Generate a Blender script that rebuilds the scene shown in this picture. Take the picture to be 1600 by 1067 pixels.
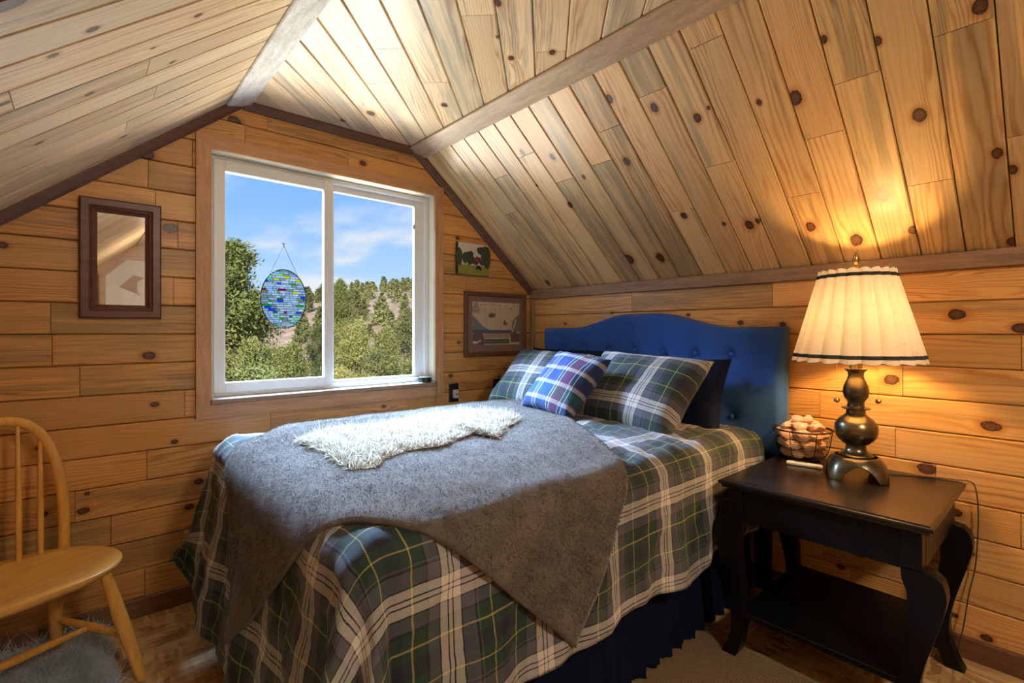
import bpy, math, random
import numpy as np
from mathutils import Vector, Matrix
random.seed(7); rng = np.random.default_rng(7)
for o in list(bpy.data.objects): bpy.data.objects.remove(o)
SC = bpy.context.scene
COL = SC.collection

# ---------------------------------------------------------------- camera
YAW = 41.15
cam_d = bpy.data.cameras.new('camera'); cam = bpy.data.objects.new('camera', cam_d); COL.objects.link(cam)
cam.location = (-2.551, -2.699, 1.25)
cam.rotation_euler = (math.pi/2, 0, -math.radians(YAW))
cam_d.sensor_width = 36; cam_d.lens = 769.3/1600*36
cam_d.shift_y = -(533.5-516.9)/1600
cam_d.clip_start = .02; cam_d.clip_end = 1000
SC.camera = cam
# ---------------------------------------------------------------- colour management
SC.view_settings.view_transform = 'Standard'; SC.view_settings.look = 'None'
SC.view_settings.gamma = 1; SC.view_settings.use_curve_mapping = False
SC.view_settings.exposure = 0.0
# ---------------------------------------------------------------- light settings
SKY_STRENGTH = 1.0
SUN_STRENGTH = 6.5
GROUND_FILL_W = 780.0          # added area lamp standing in for sunlit ground, shining up at the ceiling
SKY_FILL_W = 7600.0        # added area lamp standing in for the sky's light through the window
BULB = 440.0               # table lamp bulb emission
DOME_FILL = 165.0                # added ceiling fill light, unseen behind the camera
# ---------------------------------------------------------------- node helpers
def mat_new(name):
    m = bpy.data.materials.new(name); m.use_nodes = True
    nt = m.node_tree; nt.nodes.clear()
    out = nt.nodes.new('ShaderNodeOutputMaterial')
    return m, nt, out
def nd(nt, typ, props=None, **ins):
    n = nt.nodes.new(typ)
    for k, v in (props or {}).items(): setattr(n, k, v)
    for k, v in ins.items():
        key = int(k[1:]) if k[0] == '_' and k[1:].isdigit() else k.replace('__', ' ')
        s = n.inputs[key]
        if isinstance(v, bpy.types.NodeSocket): nt.links.new(v, s)
        else: s.default_value = v
    return n
def mth(nt, op, a, b=None, c=None, clamp=False):
    n = nt.nodes.new('ShaderNodeMath'); n.operation = op; n.use_clamp = clamp
    for i, v in enumerate((a, b, c)):
        if v is None: continue
        if isinstance(v, bpy.types.NodeSocket): nt.links.new(v, n.inputs[i])
        else: n.inputs[i].default_value = v
    return n.outputs[0]
def mixc(nt, fac, a, b, blend='MIX'):
    n = nt.nodes.new('ShaderNodeMix'); n.data_type = 'RGBA'; n.blend_type = blend
    for s, v in ((n.inputs[0], fac), (n.inputs[6], a), (n.inputs[7], b)):
        if isinstance(v, bpy.types.NodeSocket): nt.links.new(v, s)
        else: s.default_value = v if not isinstance(v, tuple) or len(v) == 4 else (*v, 1)
    return n.outputs[2]
def smooth(nt, v, lo, hi):
    n = nd(nt, 'ShaderNodeMapRange', {'interpolation_type': 'SMOOTHSTEP'}, _0=v, _1=lo, _2=hi)
    return n.outputs[0]
def ramp(nt, fac, stops, interp='LINEAR'):
    n = nt.nodes.new('ShaderNodeValToRGB'); r = n.color_ramp; r.interpolation = interp
    while len(r.elements) > 1: r.elements.remove(r.elements[-1])
    r.elements[0].position = stops[0][0]; r.elements[0].color = (*stops[0][1], 1)
    for p, c in stops[1:]:
        e = r.elements.new(p); e.color = (*c, 1)
    nt.links.new(fac, n.inputs[0]); return n.outputs[0]
def noise(nt, vec, scale, detail=3, rough=.5):
    return nd(nt, 'ShaderNodeTexNoise', None, Vector=vec, Scale=scale, Detail=detail, Roughness=rough).outputs[0]
def mapping(nt, vec, scale=(1,1,1), loc=(0,0,0), rot=(0,0,0)):
    return nd(nt, 'ShaderNodeMapping', None, Vector=vec, Location=loc, Rotation=rot, Scale=scale).outputs[0]
def bsdf(nt, out, **kw):
    b = nt.nodes.new('ShaderNodeBsdfPrincipled')
    for k, v in kw.items():
        s = b.inputs[k.replace('__', ' ')]
        if isinstance(v, bpy.types.NodeSocket): nt.links.new(v, s)
        else: s.default_value = v if not isinstance(v, tuple) or len(v) != 3 or s.type == 'VECTOR' else (*v, 1)
    nt.links.new(b.outputs[0], out.inputs[0]); return b
def bump(nt, h, strength=.3, dist=.01):
    return nd(nt, 'ShaderNodeBump', None, Height=h, Strength=strength, Distance=dist).outputs[0]
def objco(nt): return nt.nodes.new('ShaderNodeTexCoord').outputs['Object']
def uvco(nt): return nt.nodes.new('ShaderNodeTexCoord').outputs['UV']
def simple(name, col, rough=.5, metal=0, vary=.0, scale=20, spec=.5, coat=0):
    m, nt, out = mat_new(name)
    c = (*col, 1)
    if vary:
        n = noise(nt, objco(nt), scale, 4)
        c = mixc(nt, n, tuple(v*(1-vary) for v in col), tuple(min(1, v*(1+vary)) for v in col))
    bsdf(nt, out, Base__Color=c, Roughness=rough, Metallic=metal, Specular__IOR__Level=spec, Coat__Weight=coat)
    return m

# ---------------------------------------------------------------- sky
w = bpy.data.worlds.new('sky'); SC.world = w; w.use_nodes = True
nt = w.node_tree; nt.nodes.clear()
wo = nt.nodes.new('ShaderNodeOutputWorld'); g = nt.nodes.new('ShaderNodeTexCoord').outputs['Generated']
sp = nd(nt, 'ShaderNodeSeparateXYZ', None, Vector=g)
base = ramp(nt, sp.outputs[2], [(0, (.72,.88,1.08)), (.09, (.52,.76,1.08)), (.22, (.30,.58,1.08)), (.36, (.19,.46,1.02)), (1, (.10,.30,.8))])
zz = mth(nt, 'ADD', mth(nt, 'MAXIMUM', sp.outputs[2], 0), .12)
cv = nd(nt, 'ShaderNodeCombineXYZ', None, X=mth(nt, 'DIVIDE', sp.outputs[0], zz), Y=mth(nt, 'DIVIDE', sp.outputs[1], zz), Z=0.0).outputs[0]
cn = noise(nt, mapping(nt, cv, (1.0, .62, 1), (2.1, .55, 0)), .95, 7, .52)
cl = smooth(nt, cn, .47, .63)
skyc = mixc(nt, cl, base, (.88,.91,.98))
bg = nd(nt, 'ShaderNodeBackground', None, Color=skyc, Strength=SKY_STRENGTH)
nt.links.new(bg.outputs[0], wo.inputs[0])
# ---------------------------------------------------------------- sun and added area lamps outside the window
def light(name, typ, loc, target, **kw):
    d = bpy.data.lights.new(name, typ); o = bpy.data.objects.new(name, d); COL.objects.link(o)
    o.location = loc; o.rotation_euler = (Vector(target)-Vector(loc)).to_track_quat('-Z', 'Y').to_euler()
    for k, v in kw.items(): setattr(d, k, v)
    return o
light('sun', 'SUN', (-16,-18,26), (4,12,0), energy=SUN_STRENGTH, angle=math.radians(.6), color=(1,.93,.8))
light('sky_fill', 'AREA', (-1.55,2.6,4.3), (-1.35,-.55,.9), energy=SKY_FILL_W, shape='RECTANGLE', size=3.4, size_y=2.2, color=(.41,.63,1.0))  # added lamp above the view through the window, lights the bed

light('ground_fill', 'AREA', (-.75,2.5,-.8), (-1.75,-.9,2.2), energy=GROUND_FILL_W, shape='RECTANGLE', size=4.0, size_y=2.0, color=(1.0,.96,.88))  # added lamp below the view through the window, brightens the ceiling

# ---------------------------------------------------------------- mesh helpers
def link(name, me, mat=None, parent=None, smooth_=False):
    o = bpy.data.objects.new(name, me); COL.objects.link(o)
    if mat is not None and not me.materials: me.materials.append(mat)
    if parent is not None:
        o.parent = parent
        if parent.name in WORLD: o.matrix_parent_inverse = parent.matrix_basis.inverted()
    if smooth_: me.polygons.foreach_set('use_smooth', [True]*len(me.polygons))
    return o
def mesh(name, vs, fs, mat=None, parent=None, smooth_=False, uv=None):
    me = bpy.data.meshes.new(name); me.from_pydata([tuple(v) for v in vs], [], [tuple(f) for f in fs]); me.update()
    if uv is not None:
        l = me.uv_layers.new(name='UVMap')
        idx = np.empty(len(me.loops), int); me.loops.foreach_get('vertex_index', idx)
        l.data.foreach_set('uv', np.asarray(uv, float)[idx].ravel())
    return link(name, me, mat, parent, smooth_)
def tag(o, label=None, cat=None, group=None, kind=None):
    if label: o['label'] = label
    if cat: o['category'] = cat
    if group: o['group'] = group
    if kind: o['kind'] = kind
    return o
WORLD = set()      # things whose parts are modelled in room coordinates
def empty(name, loc=(0,0,0), rz=0, world=False):
    o = bpy.data.objects.new(name, None); COL.objects.link(o); o.empty_display_size = .05
    o.matrix_basis = Matrix.Translation(loc) @ Matrix.Rotation(rz, 4, 'Z')
    if world: WORLD.add(o.name)
    return o
class MB:
    """collects shapes into one mesh"""
    def __init__(s): s.v = []; s.f = []
    def add(s, vs, fs):
        n = len(s.v); s.v += [tuple(v) for v in vs]; s.f += [tuple(i+n for i in f) for f in fs]; return s
    def box(s, a, b, bev=.0, M=None):
        (x0,y0,z0),(x1,y1,z1) = a, b
        if bev <= 0:
            vs = [(x,y,z) for x in (x0,x1) for y in (y0,y1) for z in (z0,z1)]
            fs = [(0,1,3,2),(4,6,7,5),(0,4,5,1),(2,3,7,6),(0,2,6,4),(1,5,7,3)]
        else:
            e = min(bev, (x1-x0)/2.01, (y1-y0)/2.01, (z1-z0)/2.01)
            lv = [(z0, e), (z0+e, 0), (z1-e, 0), (z1, e)]
            vs = []
            for z, i in lv:
                c = e if i == 0 else e*1.0
                k = i
                X0,X1,Y0,Y1 = x0+k, x1-k, y0+k, y1-k
                vs += [(X0+e,Y0,z),(X1-e,Y0,z),(X1,Y0+e,z),(X1,Y1-e,z),(X1-e,Y1,z),(X0+e,Y1,z),(X0,Y1-e,z),(X0,Y0+e,z)]
            fs = [tuple(range(7,-1,-1)), tuple(range(24,32))]
            for r in range(3):
                for i in range(8): fs.append((r*8+i, r*8+(i+1)%8, r*8+8+(i+1)%8, r*8+8+i))
        if M is not None: vs = [M @ Vector(v) for v in vs]
        return s.add(vs, fs)
    def tube(s, pts, r, n=10, cap=True, flat=None):
        pts = [Vector(p) for p in pts]; m = len(pts)
        rs = r if hasattr(r, '__len__') else [r]*m
        up = None; vs = []
        for i, p in enumerate(pts):
            t = (pts[min(i+1,m-1)]-pts[max(i-1,0)]).normalized()
            if up is None:
                up = Vector((0,0,1)) if abs(t.z) < .9 else Vector((1,0,0))
            a = t.cross(up)
            if a.length < 1e-5: a = t.cross(Vector((0,1,0)))
            a.normalize(); b = a.cross(t).normalized(); up = b
            for k in range(n):
                q = 2*math.pi*k/n
                vs.append(p + a*math.cos(q)*rs[i] + b*math.sin(q)*rs[i]*(flat or 1))
        fs = [(i*n+k, i*n+(k+1)%n, (i+1)*n+(k+1)%n, (i+1)*n+k) for i in range(m-1) for k in range(n)]
        if cap: fs += [tuple(range(n-1,-1,-1)), tuple((m-1)*n+k for k in range(n))]
        return s.add(vs, fs)
    def lathe(s, prof, n=32, c=(0,0,0), cap=True):
        vs = [(c[0]+r*math.cos(2*math.pi*k/n), c[1]+r*math.sin(2*math.pi*k/n), c[2]+z) for r, z in prof for k in range(n)]
        m = len(prof)
        fs = [(i*n+k, i*n+(k+1)%n, (i+1)*n+(k+1)%n, (i+1)*n+k) for i in range(m-1) for k in range(n)]
        if cap: fs += [tuple(range(n-1,-1,-1)), tuple((m-1)*n+k for k in range(n))]
        return s.add(vs, fs)
    def prism(s, poly, d0, d1, axis=2, M=None):
        n = len(poly)
        def P(q, d):
            return {0:(d,q[0],q[1]), 1:(q[0],d,q[1]), 2:(q[0],q[1],d)}[axis]
        vs = [P(q,d0) for q in poly]+[P(q,d1) for q in poly]
        fs = [tuple(range(n-1,-1,-1)), tuple(range(n,2*n))]+[(i,(i+1)%n,n+(i+1)%n,n+i) for i in range(n)]
        if M is not None: vs = [M @ Vector(v) for v in vs]
        return s.add(vs, fs)
    def build(s, name, mat=None, parent=None, smooth_=False):
        o = mesh(name, s.v, s.f, mat, parent, False)
        if smooth_:
            me = o.data; me.polygons.foreach_set('use_smooth', [True]*len(me.polygons))
            try: me.set_sharp_from_angle(angle=math.radians(38))
            except Exception: pass
        return o
def fixn(o):
    import bmesh
    bm = bmesh.new(); bm.from_mesh(o.data); bmesh.ops.recalc_face_normals(bm, faces=bm.faces); bm.to_mesh(o.data); bm.free(); return o
def grid_mesh(name, P, mat, parent=None, uv=None, flip=False, wrap=False):
    n, m = P.shape[:2]
    idx = np.arange(n*m).reshape(n, m)
    a, b, c, d = idx[:-1,:-1], idx[1:,:-1], idx[1:,1:], idx[:-1,1:]
    F = np.stack([a,b,c,d],-1).reshape(-1,4)
    if flip: F = F[:,::-1]
    return mesh(name, P.reshape(-1,3), F.tolist(), mat, parent, True, None if uv is None else uv.reshape(-1,2))
def blades(name, pts, nrm, length, width, mat, parent, lean=.6, seed=1, curl=.3, sn=None, soft=.25):
    """a pile of tapering bent hairs as one mesh"""
    r = np.random.default_rng(seed); n = len(pts)
    d = nrm + r.normal(0, lean, (n,3)); d /= np.linalg.norm(d, axis=1, keepdims=True)
    L = (length*r.uniform(.6,1.25,n))[:,None]
    sd = np.cross(d, r.normal(0,1,(n,3))); sd /= np.linalg.norm(sd, axis=1, keepdims=True)+1e-9
    bend = r.normal(0, curl, (n,3))
    mid = pts + d*L*.55; tip = pts + (d+bend)*L
    wv = sd*(width*r.uniform(.7,1.3,n))[:,None]
    V = np.stack([pts-wv, pts+wv, mid+wv*.8, mid-wv*.8, tip], 1).reshape(-1,3)
    k = np.arange(n)*5
    fs = np.concatenate([np.stack([k,k+1,k+2,k+3],-1).tolist(), ]) .tolist() + np.stack([k+3,k+2,k+4],-1).tolist()
    o = mesh(name, V, fs, mat, parent, True); o['kind'] = 'stuff'
    if sn is not None:                       # hairs shade like the cloth they grow from
        q = sn + r.normal(0, soft, (n,3)); q /= np.linalg.norm(q, axis=1, keepdims=True)
        o.data.normals_split_custom_set_from_vertices(np.repeat(q, 5, axis=0).tolist())
    return o
def fbm(x, y, seed=0, octs=4):
    """cheap smooth pseudo noise for arrays"""
    r = np.random.default_rng(seed); s = np.zeros_like(x); a = 1.
    for k in range(octs):
        for j in range(3):
            th = r.uniform(0, 2*math.pi); fr = 2**k*r.uniform(.7,1.3)
            s += a/3*np.sin((x*math.cos(th)+y*math.sin(th))*fr*2*math.pi + r.uniform(0,6.28))
        a *= .55
    return s
# ================================================================ materials
def pine(name, rough=.36, contrast=1.0):
    m, nt, out = mat_new(name)
    p = objco(nt); s = nd(nt, 'ShaderNodeSeparateXYZ', None, Vector=p); x, y = s.outputs[0], s.outputs[1]
    def at(nm): return nd(nt, 'ShaderNodeAttribute', {'attribute_type': 'OBJECT', 'attribute_name': nm})
    seed = at('seed').outputs['Fac']; tint = at('tint').outputs['Color']; stain = at('stain').outputs['Fac']
    off = nd(nt, 'ShaderNodeCombineXYZ', None, X=mth(nt,'MULTIPLY',seed,17.3), Y=mth(nt,'MULTIPLY',seed,5.7), Z=mth(nt,'MULTIPLY',seed,3.1)).outputs[0]
    q = nd(nt, 'ShaderNodeVectorMath', {'operation':'ADD'}, _0=p, _1=off).outputs[0]
    wob = noise(nt, mapping(nt, q, (5,9,1)), 3.5, 3)
    dmin = None; warp = None
    for i in range(1,5):
        k = nd(nt, 'ShaderNodeSeparateXYZ', None, Vector=at('k%d'%i).outputs['Vector'])
        dx = mth(nt,'MULTIPLY', mth(nt,'SUBTRACT',x,k.outputs[0]), .72); dy = mth(nt,'SUBTRACT',y,k.outputs[1])
        r = mth(nt,'MAXIMUM',k.outputs[2],.0005)
        d0 = mth(nt,'SQRT', mth(nt,'ADD', mth(nt,'MULTIPLY',dx,dx), mth(nt,'MULTIPLY',dy,dy)))
        d = mth(nt,'DIVIDE', d0, r)
        wp = mth(nt,'MULTIPLY', mth(nt,'DIVIDE', r, mth(nt,'ADD', mth(nt,'MULTIPLY',d,.55), .8)), 1.3)
        dmin = d if dmin is None else mth(nt,'MINIMUM',dmin,d)
        warp = wp if warp is None else mth(nt,'ADD',warp,wp)
    dmin = mth(nt,'ADD', dmin, mth(nt,'MULTIPLY', mth(nt,'SUBTRACT',wob,.5), .9))
    low = noise(nt, mapping(nt, q, (.75,6.5,1)), 1.5, 3)
    gy = mth(nt,'ADD', mth(nt,'ADD', y, warp), mth(nt,'MULTIPLY', low, .15))
    frq = mth(nt,'MULTIPLY_ADD', mth(nt,'FRACT', mth(nt,'MULTIPLY',seed,3.7)), 60.0, 34.0)
    sn = mth(nt,'SINE', mth(nt,'MULTIPLY', mth(nt,'MULTIPLY', gy, frq), 2*math.pi))
    lines = mth(nt,'POWER', mth(nt,'MULTIPLY_ADD', sn, .5, .5), 2.2)
    msk = smooth(nt, noise(nt, mapping(nt, q, (.7,7,1), (3,3,3)), 1.7, 2), .36, .68)
    lines = mth(nt,'MULTIPLY', lines, mth(nt,'MULTIPLY_ADD', msk, .8, .2))
    fine = noise(nt, mapping(nt, q, (4,170,1)), 1.0, 2)
    c = mixc(nt, mth(nt,'MULTIPLY', lines, .85*contrast), tint, mixc(nt, 1.0, tint, (.62,.43,.30), 'MULTIPLY'))
    c = mixc(nt, mth(nt,'MULTIPLY', smooth(nt, fine, .45, .75), .22), c, mixc(nt, 1.0, c, (.62,.5,.42), 'MULTIPLY'))
    sv = noise(nt, mapping(nt, q, (.8,11,1), (7,1,0)), 1.8, 5, .62)
    sm = mth(nt,'MULTIPLY', smooth(nt, mth(nt,'ADD', sv, mth(nt,'MULTIPLY', mth(nt,'SUBTRACT',stain,.5), .32)), .48, .62), .62)
    c = mixc(nt, sm, c, mixc(nt, 1.0, c, (.46,.54,.66), 'MULTIPLY'))
    halo = mth(nt,'MULTIPLY', smooth(nt, dmin, 2.1, 1.0), .65)
    c = mixc(nt, halo, c, mixc(nt, 1.0, tint, (.62,.36,.20), 'MULTIPLY'))
    kc = mixc(nt, smooth(nt, dmin, .2, .95), (.11,.048,.026), (.035,.014,.010))
    kc = mixc(nt, smooth(nt, noise(nt, q, 160, 2), .5, .7), kc, (.16,.07,.035))
    c = mixc(nt, smooth(nt, dmin, 1.08, .92), c, kc)
    b = bsdf(nt, out, Base__Color=c, Roughness=rough, Specular__IOR__Level=.45)
    nt.links.new(bump(nt, mth(nt,'ADD', fine, mth(nt,'MULTIPLY', lines, -.6)), .12, .002), b.inputs['Normal'])
    return m
M = {}
M['pine'] = pine('knotty_pine')
def stained(name, c1, c2, rough=.45, axis_scale=(1.5,14,14), rot=(0,0,0)):
    m, nt, out = mat_new(name)
    v = mapping(nt, objco(nt), axis_scale)
    n = noise(nt, v, 4, 5, .6); n2 = noise(nt, mapping(nt, v, (1,4,4)), 9, 3)
    c = mixc(nt, smooth(nt, mth(nt,'MULTIPLY_ADD', n2, .4, mth(nt,'MULTIPLY', n, .7)), .35, .75), c1, c2)
    b = bsdf(nt, out, Base__Color=c, Roughness=rough)
    nt.links.new(bump(nt, n2, .1, .002), b.inputs['Normal']); return m
M['trim_dark'] = stained('dark_stained_trim', (.085,.036,.018), (.17,.078,.04))
M['trim_mid'] = stained('brown_trim', (.20,.115,.066), (.36,.22,.13))
M['trim_mid_z'] = stained('brown_trim_upright', (.20,.115,.066), (.36,.22,.13), axis_scale=(14,14,1.5))
M['beam'] = stained('beam_wood', (.33,.22,.12), (.50,.35,.21), axis_scale=(14,1.5,14))
M['beam_grey'] = stained('weathered_beam', (.40,.36,.31), (.64,.61,.57), axis_scale=(10,2.5,10))
M['casing'] = stained('window_casing_wood', (.40,.195,.085), (.58,.31,.14))
M['casing_z'] = stained('window_casing_upright', (.40,.195,.085), (.58,.31,.14), axis_scale=(14,14,1.5))
M['baseboard'] = stained('baseboard_wood', (.12,.052,.025), (.25,.12,.06))
M['back'] = stained('backing_wood', (.30,.18,.08), (.45,.28,.13))
M['groove'] = simple('groove_backing_wood', (.20,.105,.045), .7)  # dark brown backing that fills the gaps between planks
M['vinyl'] = simple('white_vinyl', (.72,.71,.67), .35)
M['sill'] = simple('sill_glare_white', (.80,.79,.76), .4)  # wooden sill; white daylight glare put into its colour
M['jamb'] = stained('pale_jamb_wood', (.72,.62,.42), (.82,.74,.55), axis_scale=(14,14,2))
M['mirror_wood'] = stained('mirror_frame_wood', (.075,.024,.014), (.16,.058,.032), .35)
M['black_paint'] = simple('black_paint', (.004,.004,.005), .34, vary=.4, scale=9, spec=.22)
M['navy'] = simple('navy_fabric', (.004,.007,.022), .9, vary=.35, scale=60, spec=.12)
M['white_plastic'] = simple('white_plastic', (.8,.8,.8), .35)
M['black_plastic'] = simple('black_plastic', (.012,.012,.014), .35)
M['cord'] = simple('cord', (.05,.04,.03), .5)
M['cord_grey'] = simple('cord_grey', (.12,.13,.15), .5)
M['brass'] = simple('brass', (.62,.42,.18), .25, 1)
M['chair'] = stained('honey_varnished_wood', (.66,.31,.055), (.82,.43,.10), .27, (14,14,2))
M['chair_seat'] = stained('honey_varnished_seat', (.68,.33,.06), (.84,.46,.11), .25, (2,14,14))

def osb():
    m, nt, out = mat_new('strand_board')
    p = objco(nt)
    v1 = nd(nt,'ShaderNodeTexVoronoi',{'feature':'F1'},Vector=mapping(nt,p,(38,9,1),rot=(0,0,.5)),Scale=1.4)
    v2 = nd(nt,'ShaderNodeTexVoronoi',{'feature':'F1'},Vector=mapping(nt,p,(10,42,1),rot=(0,0,-.35)),Scale=1.2)
    n = noise(nt,p,3,3)
    a = mixc(nt, smooth(nt,n,.35,.65), v1.outputs['Color'], v2.outputs['Color'])
    s = nd(nt,'ShaderNodeSeparateColor',None,Color=a).outputs[0]
    c = ramp(nt, s, [(0,(.24,.12,.045)),(.3,(.46,.27,.10)),(.65,(.60,.38,.16)),(1,(.74,.53,.28))])
    b = bsdf(nt,out,Base__Color=c,Roughness=.55)
    nt.links.new(bump(nt,s,.2,.003), b.inputs['Normal']); return m
M['osb'] = osb()
def carpet():
    m, nt, out = mat_new('woven_carpet')
    p = objco(nt)
    br = nd(nt,'ShaderNodeTexBrick',{'offset':.5},Vector=mapping(nt,p,(1,1,1)),Color1=(.34,.235,.125,1),Color2=(.26,.17,.085,1),Mortar=(.10,.06,.03,1),Scale=1.0)
    br.inputs['Brick Width'].default_value=.011; br.inputs['Row Height'].default_value=.0075; br.inputs['Mortar Size'].default_value=.0016; br.inputs['Mortar Smooth'].default_value=.6
    c = mixc(nt, mth(nt,'MULTIPLY',noise(nt,p,14,4),.5), br.outputs[0], (.20,.12,.055))
    b = bsdf(nt,out,Base__Color=c,Roughness=.95)
    nt.links.new(bump(nt, br.outputs['Fac'], -.6, .004), b.inputs['Normal']); return m
M['carpet'] = carpet()
def plaid(name, sett_u, sett_v, rot=0.0, rough=.85, fine=900, scale=1.0, wv=.5):
    m, nt, out = mat_new(name)
    uv = mapping(nt, uvco(nt), (scale,scale,1), rot=(0,0,rot)); s = nd(nt,'ShaderNodeSeparateXYZ',None,Vector=uv)
    def stripe(co, sett):
        tot = sum(wd for wd,_ in sett); pos = 0; stops = []
        for wd, c in sett: stops.append((pos/tot, c)); pos += wd
        return ramp(nt, mth(nt,'FRACT', mth(nt,'DIVIDE', co, tot)), stops, 'CONSTANT')
    a = stripe(s.outputs[0], sett_u); b_ = stripe(s.outputs[1], sett_v)
    c = mixc(nt, wv, a, b_)
    tw = mth(nt,'SINE', mth(nt,'MULTIPLY', mth(nt,'ADD', s.outputs[0], s.outputs[1]), fine))
    n = noise(nt, uv, 60, 3)
    c = mixc(nt, mth(nt,'MULTIPLY_ADD', n, .18, 0.0), c, (.02,.02,.03))
    b = bsdf(nt, out, Base__Color=c, Roughness=rough, Sheen__Weight=.08)
    nt.links.new(bump(nt, mth(nt,'ADD', mth(nt,'MULTIPLY',tw,.25), noise(nt,uv,25,3)), .25, .003), b.inputs['Normal']); return m
WH=(.68,.63,.57); KK=(.006,.006,.010); LV=(.105,.10,.13); GR=(.012,.042,.026); YL=(.50,.40,.14); NV=(.008,.009,.028); SG=(.16,.21,.15)
TART = [(.026,WH),(.006,KK),(.012,WH),(.006,KK),(.026,WH),(.006,KK),(.046,LV),(.008,KK),(.006,LV),(.046,GR),(.005,YL),(.030,GR),(.055,NV),(.030,GR),(.005,YL),(.046,GR),(.008,KK),(.040,LV),(.006,KK)]
M['plaid'] = plaid('tartan_comforter', TART, TART, scale=1.36)
M['plaid_sham'] = plaid('tartan_sham', TART, TART, scale=1.35)
RB=(.012,.045,.19); RT=(.012,.13,.15); RD=(.13,.010,.025); RW=(.62,.62,.64); PK=(.28,.06,.14); DG=(.006,.025,.02); GY=(.12,.14,.17)
CU = [(.018,PK),(.003,RW),(.090,RB),(.004,RW),(.03,GY),(.004,RW),(.090,RB),(.004,RW),(.014,DG),(.004,RW),(.060,RD),(.004,RW),(.016,DG),(.004,RW),(.055,NV)]
CV = [(.05,RB),(.02,RW),(.006,PK),(.062,RT),(.02,RW),(.006,PK),(.062,RB),(.02,RW),(.006,PK),(.062,RB),(.022,RW),(.03,RB)]
M['plaid_cushion'] = plaid('red_blue_plaid', CU, CV, rough=.95, wv=.38)
def fur(name, c1, c2, scale=14, rough=.9, sheen=.0, stint=(1,1,1)):
    m, nt, out = mat_new(name)
    p = objco(nt)
    n = noise(nt, p, scale, 4, .6); f_ = noise(nt, p, 420, 2)
    c = mixc(nt, smooth(nt, mth(nt,'MULTIPLY_ADD', f_, .45, mth(nt,'MULTIPLY',n,.6)), .3, .75), c1, c2)
    b = bsdf(nt, out, Base__Color=c, Roughness=rough, Sheen__Weight=sheen, Sheen__Roughness=.4, Specular__IOR__Level=.25)
    b.inputs['Sheen Tint'].default_value = (*stint,1)
    nt.links.new(bump(nt, mth(nt,'ADD', f_, n), .5, .006), b.inputs['Normal']); return m
M['throw'] = fur('grey_plush', (.090,.074,.061), (.185,.156,.130), sheen=.30)
M['wool'] = fur('cream_wool', (.50,.42,.31), (.66,.58,.45), 30)
M['shag'] = fur('blue_grey_shag', (.50,.58,.60), (.80,.88,.92), 8)
def hair(name, c1, c2, scale=14):
    m, nt, out = mat_new(name)
    c = mixc(nt, smooth(nt, noise(nt, objco(nt), scale, 4, .6), .3, .7), c1, c2)
    d = nd(nt,'ShaderNodeBsdfDiffuse',None,Color=c); t = nd(nt,'ShaderNodeBsdfTranslucent',None,Color=c)
    mx = nd(nt,'ShaderNodeMixShader',None,_0=.5,_1=d.outputs[0],_2=t.outputs[0]); nt.links.new(mx.outputs[0], out.inputs[0]); return m
M['throw_pile'] = hair('grey_plush_pile', (.13,.108,.090), (.21,.178,.152))
M['wool_pile'] = hair('cream_wool_hair', (.56,.475,.35), (.74,.65,.51), 30)
M['shag_pile'] = hair('blue_grey_shag_hair', (.60,.70,.75), (.84,.92,.96), 8)
def upholstery():
    m, nt, out = mat_new('blue_upholstery')
    p = objco(nt); n = noise(nt, p, 700, 2); n2 = noise(nt, p, 5, 2)
    c = mixc(nt, n, (.007,.055,.27), (.013,.095,.42))
    b = bsdf(nt, out, Base__Color=c, Roughness=.85, Sheen__Weight=.1)
    nt.links.new(bump(nt, n, .25, .002), b.inputs['Normal']); return m
M['blue'] = upholstery()
def bronze():
    m, nt, out = mat_new('aged_bronze')
    p = objco(nt); n = noise(nt, p, 9, 4)
    c = mixc(nt, smooth(nt,n,.4,.7), (.10,.085,.06), (.30,.22,.11))
    bsdf(nt, out, Base__Color=c, Roughness=.27, Metallic=.9); return m
M['bronze'] = bronze()
def shade():
    m, nt, out = mat_new('linen_shade')
    p = objco(nt)
    n = noise(nt, mapping(nt, p, (160,160,14)), 1, 3); fl = smooth(nt, n, .66, .74)
    c = mixc(nt, mth(nt,'MULTIPLY',fl,.6), (.80,.72,.58), (.36,.26,.16))
    d = nd(nt,'ShaderNodeBsdfDiffuse',None,Color=c); t = nd(nt,'ShaderNodeBsdfTranslucent',None,Color=mixc(nt,.25,c,(.9,.62,.3)))
    mx = nd(nt,'ShaderNodeMixShader',None,_0=.062,_1=d.outputs[0],_2=t.outputs[0])
    nt.links.new(mx.outputs[0], out.inputs[0]); return m
M['shade'] = shade()
M['shade_band'] = simple('charcoal_ribbon', (.035,.034,.036), .8)
def glass_pane():
    m, nt, out = mat_new('window_glass')
    fr = nd(nt,'ShaderNodeFresnel',None,IOR=1.35)
    t = nd(nt,'ShaderNodeBsdfTransparent',None,Color=(.97,.985,.98,1)); g_ = nd(nt,'ShaderNodeBsdfGlossy',None,Roughness=.02)
    mx = nd(nt,'ShaderNodeMixShader',None,_0=mth(nt,'MULTIPLY',fr.outputs[0],.5),_1=t.outputs[0],_2=g_.outputs[0])
    nt.links.new(mx.outputs[0], out.inputs[0]); return m
M['glass'] = glass_pane()
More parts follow.
